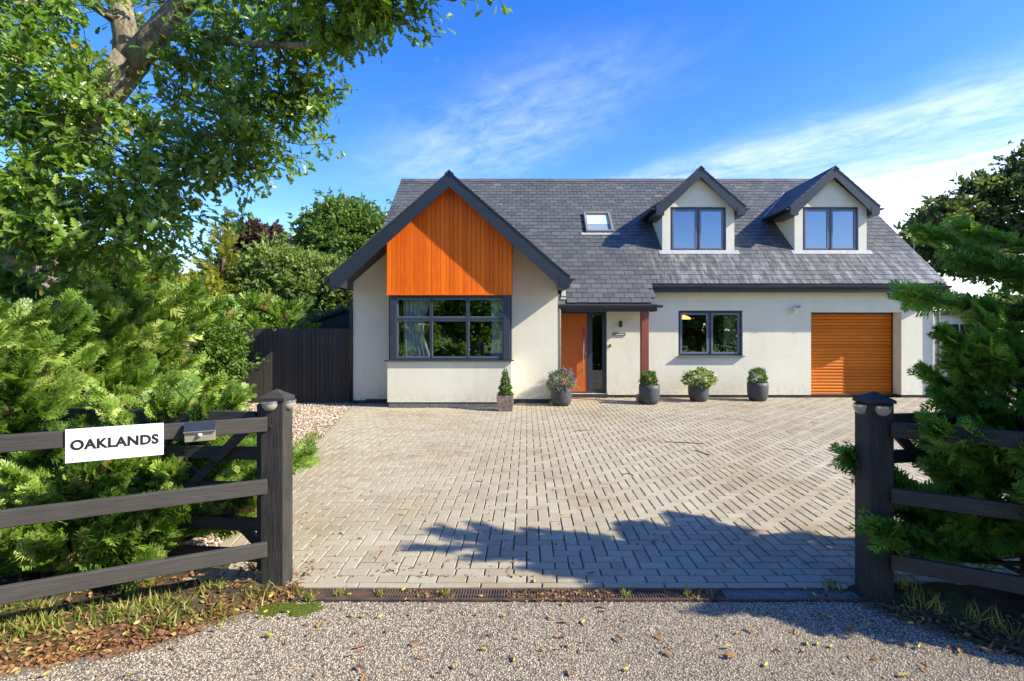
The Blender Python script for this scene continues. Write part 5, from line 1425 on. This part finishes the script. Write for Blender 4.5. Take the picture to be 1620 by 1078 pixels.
def five_bar(label, hx, hy, dx, dy, L):
    t = thing('field_gate', label, 'gate', (hx, hy, 0), 'open leaves of the drive gate')
    d = Vector((dx, dy, 0)).normalized(); q = lambda s: (hx + d.x * s, hy + d.y * s)
    for z in (1.03, .79, .55, .31, .10): rail_box(q(.08), q(L - .06), z, z + .085, .03).build('bar', 'fence_timber', t, bevel=.003, tone=.1)
    for s in (.04, L): rail_box(q(s - .04), q(s + .04), .06, 1.17, .062).build('stile', 'fence_timber', t, bevel=.004, tone=.1)
    for (sa, za, sb, zb) in ((.08, 1.03, L * .52, .16), (L * .52, .16, L - .06, 1.03), (.1, .16, L * .5, .96)):
        p0 = Vector((*q(sa), za)); p1 = Vector((*q(sb), zb)); n = Vector((-d.y, d.x, 0)) * (.034 if sa != .1 else -.034); up = Vector((0, 0, .085))
        MB().prism([p0 + n * .6, p0 + n * 1.4, p0 + n * 1.4 + up, p0 + n * .6 + up], p1 - p0).build('brace', 'fence_timber', t, tone=.1)
five_bar('open five-bar gate leaf folded back behind the left fence', -1.73, 3.50, -1, .10, 1.85)
five_bar('open five-bar gate leaf folded back behind the right fence', 2.30, 3.40, 1, .16, 1.85)

# ------------------------------------------------------------------ potted plants
def leafy_mass(fn, n, seed, size, proto=None):
    r = np.random.default_rng(seed); P, D = fn(r, n); pv, pf = proto if proto else small_leaf(.3)
    tone = np.clip(r.normal(.5, .28, n), 0, 1)
    return scatter(pv, pf, P, frames(D + r.normal(0, .55, D.shape), np.array((0, 0, 1.0)) + r.normal(0, .6, D.shape), size * r.uniform(.6, 1.3, n)), tone)
def ball(c, rx, rz, inner=.55):
    def f(r, n):
        v = r.normal(0, 1, (n, 3)); v /= np.linalg.norm(v, axis=1, keepdims=True)
        k = (r.uniform(inner, 1.05, (n, 1)) ** .5) * (1 + .13 * np.sin(v[:, :1] * 5 + 1.3 * rx * 20) * np.cos(v[:, 1:2] * 4 + 1) + .10 * np.sin(v[:, 2:] * 7 + v[:, :1] * 3))
        k = np.where(r.random((n, 1)) < .05, k * r.uniform(1.08, 1.35, (n, 1)), k)
        return np.array(c) + v * k * np.array((rx, rx, rz)), v
    return f
def cone(c, r0, h):
    def f(r, n):
        t = 1 - np.sqrt(r.random(n)); a = r.uniform(0, 2 * math.pi, n); rr = r0 * (1 - t) ** .8 * (.55 + .5 * r.random(n)) * (.85 + .15 * np.sin(t * 25))
        v = np.stack([np.cos(a), np.sin(a), .5 + 0 * a], 1); return np.array(c) + np.stack([np.cos(a) * rr, np.sin(a) * rr, t * h], 1), v
    return f
def round_pot(t, x, y, h, r):
    m = MB(); m.lathe([(r * .62, 0), (r * .80, .02), (r * .94, h * .25), (r * .99, h * .5), (r * 1.0, h * .8), (r * .985, h), (r * .90, h), (r * .90, h - .05)], (x, y, 0), 40)
    o = m.build('pot', 'pot_grey', t, smooth=True)
    MB().lathe([(r * .05, h - .06), (r * .905, h - .06), (r * .905, h - .052), (r * .05, h - .045)], (x, y, 0), 24).build('soil', 'soil', t)
def leaves(t, loc, mesh3, mat, name='foliage'):
    V, Fc, T = mesh3; stuff(link(name, npmesh(name, V, Fc, mat, loc, T), t))
def pots():
    G = 'potted plants along the house front'
    x, y = -.444, 10.85
    t = thing('potted_plant', 'small cone topiary in a square brown stone pot beside the bay', 'potted plant', (x, y, 0), G)
    m = MB(); w = .17
    m.add([(x + a * w * k, y + b * w * k, z) for k, z in ((.9, 0), (1.0, .25), (1.04, .32), (.82, .32), (.8, .27)) for a, b in ((-1, -1), (1, -1), (1, 1), (-1, 1))],
          [(3, 2, 1, 0)] + [(k * 4 + c, k * 4 + (c + 1) % 4, (k + 1) * 4 + (c + 1) % 4, (k + 1) * 4 + c) for k in range(4) for c in range(4)] + [(16, 17, 18, 19)])
    m.build('pot', 'stone_pot', t, bevel=.008)
    MB().box(x - .13, x + .13, y - .13, y + .13, .271, .285).build('soil', 'soil', t)
    MB().tube([(x, y, .27), (x, y, .75)], .012, 6).build('stem', 'dark_bark', t)
    leaves(t, (x, y, 0), leafy_mass(cone((x, y, .29), .17, .60), 2600, 1, .035), 'box_leaf')
    x, y = .78, 11.6
    t = thing('potted_plant', 'purple and cream flowering heather in a round grey pot by the front door', 'potted plant', (x, y, 0), G)
    round_pot(t, x, y, .42, .235)
    leaves(t, (x, y, 0), leafy_mass(ball((x, y, .52), .29, .26), 2600, 2, .05, small_leaf(.2)), 'heather_leaf')
    leaves(t, (x, y, 0), leafy_mass(ball((x + .08, y - .05, .58), .24, .22, .9), 200, 3, .045, small_leaf(.4)), 'purple_flower', 'flowers')
    x, y = 2.80, 11.82
    t = thing('potted_plant', 'clipped green box ball in a round grey pot before the red porch post', 'potted plant', (x, y, 0), G)
    round_pot(t, x, y, .44, .235)
    leaves(t, (x, y, 0), leafy_mass(ball((x - .02, y, .56), .175, .17), 2200, 4, .04), 'box_leaf')
    x, y = 4.08, 12.3
    t = thing('potted_plant', 'bushy yellow-edged euonymus in a round grey pot below the window', 'potted plant', (x, y, 0), G)
    round_pot(t, x, y, .42, .24)
    def wide(r, n):
        a, d = ball((x + .02, y - .02, .53), .34, .21)(r, n); return a, d
    leaves(t, (x, y, 0), leafy_mass(wide, 1500, 5, .065, small_leaf(.34)), 'variegated_leaf')
    x, y = 5.52, 12.38
    t = thing('potted_plant', 'small fresh green ball plant in the round grey pot closest to the garage', 'potted plant', (x, y, 0), G)
    round_pot(t, x, y, .44, .24)
    leaves(t, (x, y, 0), leafy_mass(ball((x - .01, y, .56), .19, .20), 1900, 6, .05, small_leaf(.2)), 'box_leaf')
pots()

# ------------------------------------------------------------------ loose ground cover
def stones(n, xf, size, seed, zf, flat=.6):
    r = np.random.default_rng(seed); P = xf(r, n); n = len(P)
    pv = np.array([(1, 0, 0), (-1, 0, 0), (0, 1, 0), (0, -1, 0), (0, 0, 1), (0, 0, -.4), ]); 
    pf = np.array([(0, 2, 4), (2, 1, 4), (1, 3, 4), (3, 0, 4)])
    s = size * r.uniform(.55, 1.4, n); A = r.normal(0, 1, (n, 3)); B = r.normal(0, .35, (n, 3)) + np.array((0, 0, 1.0)); A[:, 2] *= .3
    M = frames(A, B, s); M[:, :, 0] *= r.uniform(.6, 1.1, (n, 1)); M[:, :, 2] *= flat
    loc = np.column_stack([P, zf(P)])
    return scatter(pv, pf, loc, M, r.random(n))
def road_xy(r, n):
    x = r.uniform(-3.6, 3.2, n); y = 1.9 + 1.3 * r.random(n)
    ok = (y < np.interp(x, [p[0] for p in VERGE_L] + [-1.39, 2.0] + [p[0] for p in VERGE_R[1:]], [p[1] for p in VERGE_L] + [3.195, 3.195] + [p[1] for p in VERGE_R[1:]]) + r.normal(0, .03, n)) & (np.abs(x + .05) < y * 1.05)
    return np.column_stack([x, y])[ok]
V, Fc, T = stones(76000, road_xy, .0053, 3, lambda P: np.full(len(P), -.0125), .9)
stuff(link('road_chippings', npmesh('road_chippings', V, Fc, 'chipping', (0, 0, 0), T)))
def gravel_xy(r, n):
    y = 3.42 + 9.05 * r.random(n) ** 1.3; x = -8.5 + r.random(n) * 6.5
    ok = (x < -2.30 - .2 * (y - 3.6) - .01) & (x / y > -1.05); return np.column_stack([x, y])[ok]
V, Fc, T = stones(36000, gravel_xy, .017, 4, lambda P: np.full(len(P), -.012), .7)
stuff(link('gravel', npmesh('gravel', V, Fc, 'gravel', (0, 0, 0), T)))
def gravel2_xy(r, n):
    y = 3.4 + 3.2 * r.random(n); x = 2.4 + r.random(n) * 4.0; return np.column_stack([x, y])

def blades(name, P, zf, h, seed, mat='grass_blade', w=.004, lean=.5):
    r = np.random.default_rng(seed); n = len(P)
    pv = np.array([(-1, 0, 0), (1, 0, 0), (-.7, .5, .03), (.7, .5, .03), (0, 1, -.12)]); 
    pf = np.array([(0, 1, 3, 2), (2, 3, 4, 4)])
    D = r.normal(0, lean, (n, 3)); D[:, 2] = 1; U = r.normal(0, 1, (n, 3)); U[:, 2] = 0
    hh = h * r.uniform(.4, 1.3, n); M = frames(D, U, hh); M[:, :, 0] *= (w / h)
    tri = np.array([(0, 1, 3), (0, 3, 2), (2, 3, 4)])
    return stuff(link(name, npmesh(name, *(lambda a: (a[0], a[1]))(scatter(pv, tri, np.column_stack([P, zf]), M, np.zeros(n))), mat, (0, 0, 0), np.repeat(np.clip(r.normal(.5, .25, n), 0, 1), 3))))
def tufts(r, centres, per, spread):
    P = [np.array(c)[None] + r.normal(0, spread, (per, 2)) for c in centres]; return np.vstack(P)
r = np.random.default_rng(9)
cs = [lp(s) for s in r.uniform(.0, 1.6, 40)]; cs = [(c[0] + r.normal(0, .05), c[1] + .02 + r.normal(0, .13)) for c in cs]
P = tufts(r, cs, 40, .05); Z = np.array([verge_z_left(*q) for q in P]); blades('grass', P, Z, .075, 1, lean=.6)
P = tufts(r, [(edge_x(y) - .08 - .16 * r.random(), y) for y in r.uniform(5.2, 8.3, 46)], 40, .05); blades('grass', P, np.full(len(P), -.02), .085, 2, w=.006)
P = tufts(r, [(-1.47, 3.29), (-1.18, 3.28), (-.93, 3.28), (-.52, 3.27), (1.02, 3.28), (.62, 3.27), (2.02, 3.4), (1.98, 3.36), (-1.35, 3.22), (6.95, 12.86), (7.0, 12.87)], 40, .018); blades('grass', P, np.full(len(P), -.01), .05, 3)
P = tufts(r, [(2.42, 3.05), (2.33, 3.1), (2.55, 2.95), (2.75, 2.75), (2.82, 2.7), (2.62, 2.85), (2.38, 3.28), (3.0, 2.7)], 26, .03); Z = np.array([verge_z_right(*q) for q in P]); blades('grass', P, Z, .12, 4, lean=.4)
P = np.column_stack([r.uniform(-14, 14, 9000), r.uniform(-9, -5.5, 9000)]); blades('verge_grass', P, np.full(len(P), -.05), .14, 5, w=.012)

def flakes(name, P, zf, size, seed, mat, proto=None):
    r = np.random.default_rng(seed); n = len(P); pv, pf = proto if proto else small_leaf(.32)
    D = r.normal(0, 1, (n, 3)); D[:, 2] *= .25; U = r.normal(0, .45, (n, 3)) + np.array((0, 0, 1.0))
    V, Fc, T = scatter(pv, pf, np.column_stack([P, zf]), frames(D, U, size * r.uniform(.4, 1.3, n)), np.clip(r.beta(2, 2.2, n), 0, 1))
    return stuff(link(name, npmesh(name, V, Fc, mat, (0, 0, 0), T)))
def left_band(r, n, spread):
    x = r.uniform(-3.7, -1.45, n); y = np.interp(x, [p[0] for p in VERGE_L], [p[1] for p in VERGE_L]) + np.abs(r.normal(.03, spread, n)); return np.column_stack([x, y])
P = np.vstack([left_band(r, 3800, .17), np.column_stack([r.uniform(-3.9, -1.75, 1500), r.uniform(2.7, 3.6, 1500)])]); flakes('leaf_litter', P, np.array([verge_z_left(*q) + .006 for q in P]), .036, 21, 'dry_leaf')
x = r.uniform(2.1, 3.6, 1700); y = np.interp(x, [p[0] for p in VERGE_R], [p[1] for p in VERGE_R]) + np.abs(r.normal(.03, .16, 1700)); P = np.column_stack([x, y])
flakes('leaf_litter', P, np.array([verge_z_right(*q) + .006 for q in P]), .034, 22, 'dry_leaf')
P = np.column_stack([r.uniform(-1.45, 2.08, 1700), r.uniform(3.205, 3.345, 1700)]); P = P[(np.sin(P[:, 0] * 7) + np.sin(P[:, 0] * 3.1 + 1) > -.2)]
flakes('leaf_litter', P, r.uniform(-.010, .002, len(P)), .024, 23, 'dry_leaf')
# crumbs caught on the paving: mostly along the left side and the entrance
q = 2200; y = 3.5 + 8.2 * r.random(q) ** 1.7; x = np.where(r.random(q) < .65, edge_x(5) + 1.1 + r.normal(0, 1.0, q) - .15 * (y - 5), r.uniform(-2.2, 6, q)); ok = x > -2.0 - .2 * (y - 3.6); P = np.column_stack([x, y])[ok]
flakes('leaf_crumbs', P, np.full(len(P), .003), .024, 24, 'dry_leaf')
P = road_xy(r, 1500); P = P[r.random(len(P)) < .35]; flakes('leaf_crumbs', P, np.full(len(P), -.004), .022, 25, 'dry_leaf')
# heap of brown cypress fronds on the right verge
n = 60; P = np.column_stack([r.normal(2.72, .16, n), r.normal(2.72, .05, n)]); D = np.column_stack([r.normal(1, .5, n), r.normal(-.5, .3, n), r.normal(0, .12, n)])
V, Fc, T = scatter(*SPRAY[0], np.column_stack([P, [verge_z_right(*c) + .03 for c in P]]), frames(D, np.array((0, 0, 1.0)) + r.normal(0, .3, (n, 3)), r.uniform(.12, .26, n)), r.random(n))
stuff(link('dead_fronds', npmesh('dead_fronds', V, Fc, 'dead_frond', (0, 0, 0), T)))
# moss beside the left post
def mossz(x, y): return -.013 + .012 * max(0, 1 - ((x + 1.42) / .22) ** 2 - ((y - 3.12) / .12) ** 2) + .005 * nz(x, y, 40) + .004 * nz(x, y, 90)
patch('moss_ground', lambda x, y: ((x + 1.42) / .25) ** 2 + ((y - 3.12) / .10) ** 2 < .75 + 1.3 * nz(x, y, 9), -1.75, -1.1, 2.95, 3.25, .015, mossz, 'moss')

# acorns, fallen leaves, twigs
am = MB(); am.lathe([(.001, -.5), (.18, -.47), (.30, -.3), (.34, 0), (.30, .25), (.16, .44), (.03, .52)], n=10)
am.v = [(x * .022, z * .034, y * .022) for x, y, z in am.v]
ame = am.mesh('acorn', 'acorn', smooth=True)
def acorn(px, py, label, group, zoff=0.0):
    Y = F * EYE / (py - HZ); o = link('acorn', ame, None, ((px - VX) * Y / F, Y, zoff + .006), (0, 0, random.uniform(0, 6.28)), min(1, max(0, random.gauss(.5, .3))))
    o.scale = (random.uniform(.85, 1.2),) * 3; return tag(o, label, 'acorn', group)
LEFTA = [(14, 1026), (37, 1036), (72, 1069), (124, 1029), (147, 1012), (197, 1005), (217, 995), (258, 998), (276, 999), (314, 990), (204, 1068), (374, 975), (420, 977), (347, 999), (319, 962), (275, 957), (395, 938), (428, 952), (455, 978), (424, 1007), (234, 970)]
MIDA = [(555, 974), (571, 975), (661, 942), (638, 932), (760, 943), (423, 1006), (796, 974), (764, 1026), (857, 1028), (890, 955), (900, 1021), (813, 1043), (922, 983), (601, 975), (552, 940), (1276, 1017), (1293, 1018), (1314, 1022), (1211, 1051), (716, 1054), (990, 1058)]
RIGHTA = [(1359, 965), (1374, 987), (1453, 1024), (1428, 960), (1438, 963), (1440, 987), (1460, 980), (1273, 932), (1307, 934), (1336, 932), (1314, 978), (1288, 942)]
PAVA = [(812, 913), (845, 921), (540, 845), (570, 853), (800, 700), (635, 815), (674, 826), (1057, 851), (770, 843), (588, 778), (668, 785)]
for p_ in LEFTA: acorn(*p_, 'green acorn on the leafy verge under the left fence', 'acorns on the left verge', .004 if p_[1] > 1000 else .03)
for p_ in MIDA: acorn(*p_, 'green acorn lying on the sunny tarmac before the drain', 'acorns on the tarmac', -.006)
for p_ in RIGHTA: acorn(*p_, 'green acorn in the shade by the right gate post', 'acorns by the right post', .0)
for p_ in PAVA: acorn(*p_, 'green acorn lying on the block paving', 'acorns on the paving', .003)
fv, ff = oak_leaf(); flm = npmesh('fallen_leaf', fv, ff, 'dry_leaf')
r = np.random.default_rng(31)
def fallen(px, py, size, label, group, z):
    Y = F * EYE / (py - HZ); o = link('fallen_leaf', flm, None, ((px - VX) * Y / F, Y, z), (r.normal(0, .25), r.normal(0, .25), r.uniform(0, 6.28)), r.uniform(.25, 1)); o.scale = (size,) * 3
    tag(o, label, 'fallen leaf', group)
for k in range(42): fallen(r.uniform(500, 1560), r.uniform(955, 1070), r.uniform(.035, .07), 'brown fallen oak leaf lying on the tarmac road', 'fallen leaves on the road', .004)
for k in range(34): fallen(r.uniform(480, 1200), 660 + 255 * r.random() ** .8, r.uniform(.035, .065), 'brown fallen leaf lying on the block paving', 'fallen leaves on the paving', .008)
def twig(label, pts, rad):
    o = MB().tube([Vector(((x - VX) * (F * EYE / (y - HZ)) / F, F * EYE / (y - HZ), .008)) for x, y in pts], rad, 6).build('twig', 'dark_bark'); tag(o, label, 'twig')
twig('long straight twig on the paving right of the centre', [(1052, 700), (1080, 701), (1112, 703)], .005)
twig('short twig on the paving just below the long twig', [(1100, 713), (1110, 717), (1123, 721)], .006)
twig('thin twig on the paving before the porch', [(905, 683), (922, 682), (936, 681)], .004)
twig('curved twig on the paving near the middle of the drive', [(984, 752), (994, 750), (1003, 754)], .005)
twig('twig on the paving in line with the garage', [(1240, 711), (1250, 712), (1258, 713)], .004)
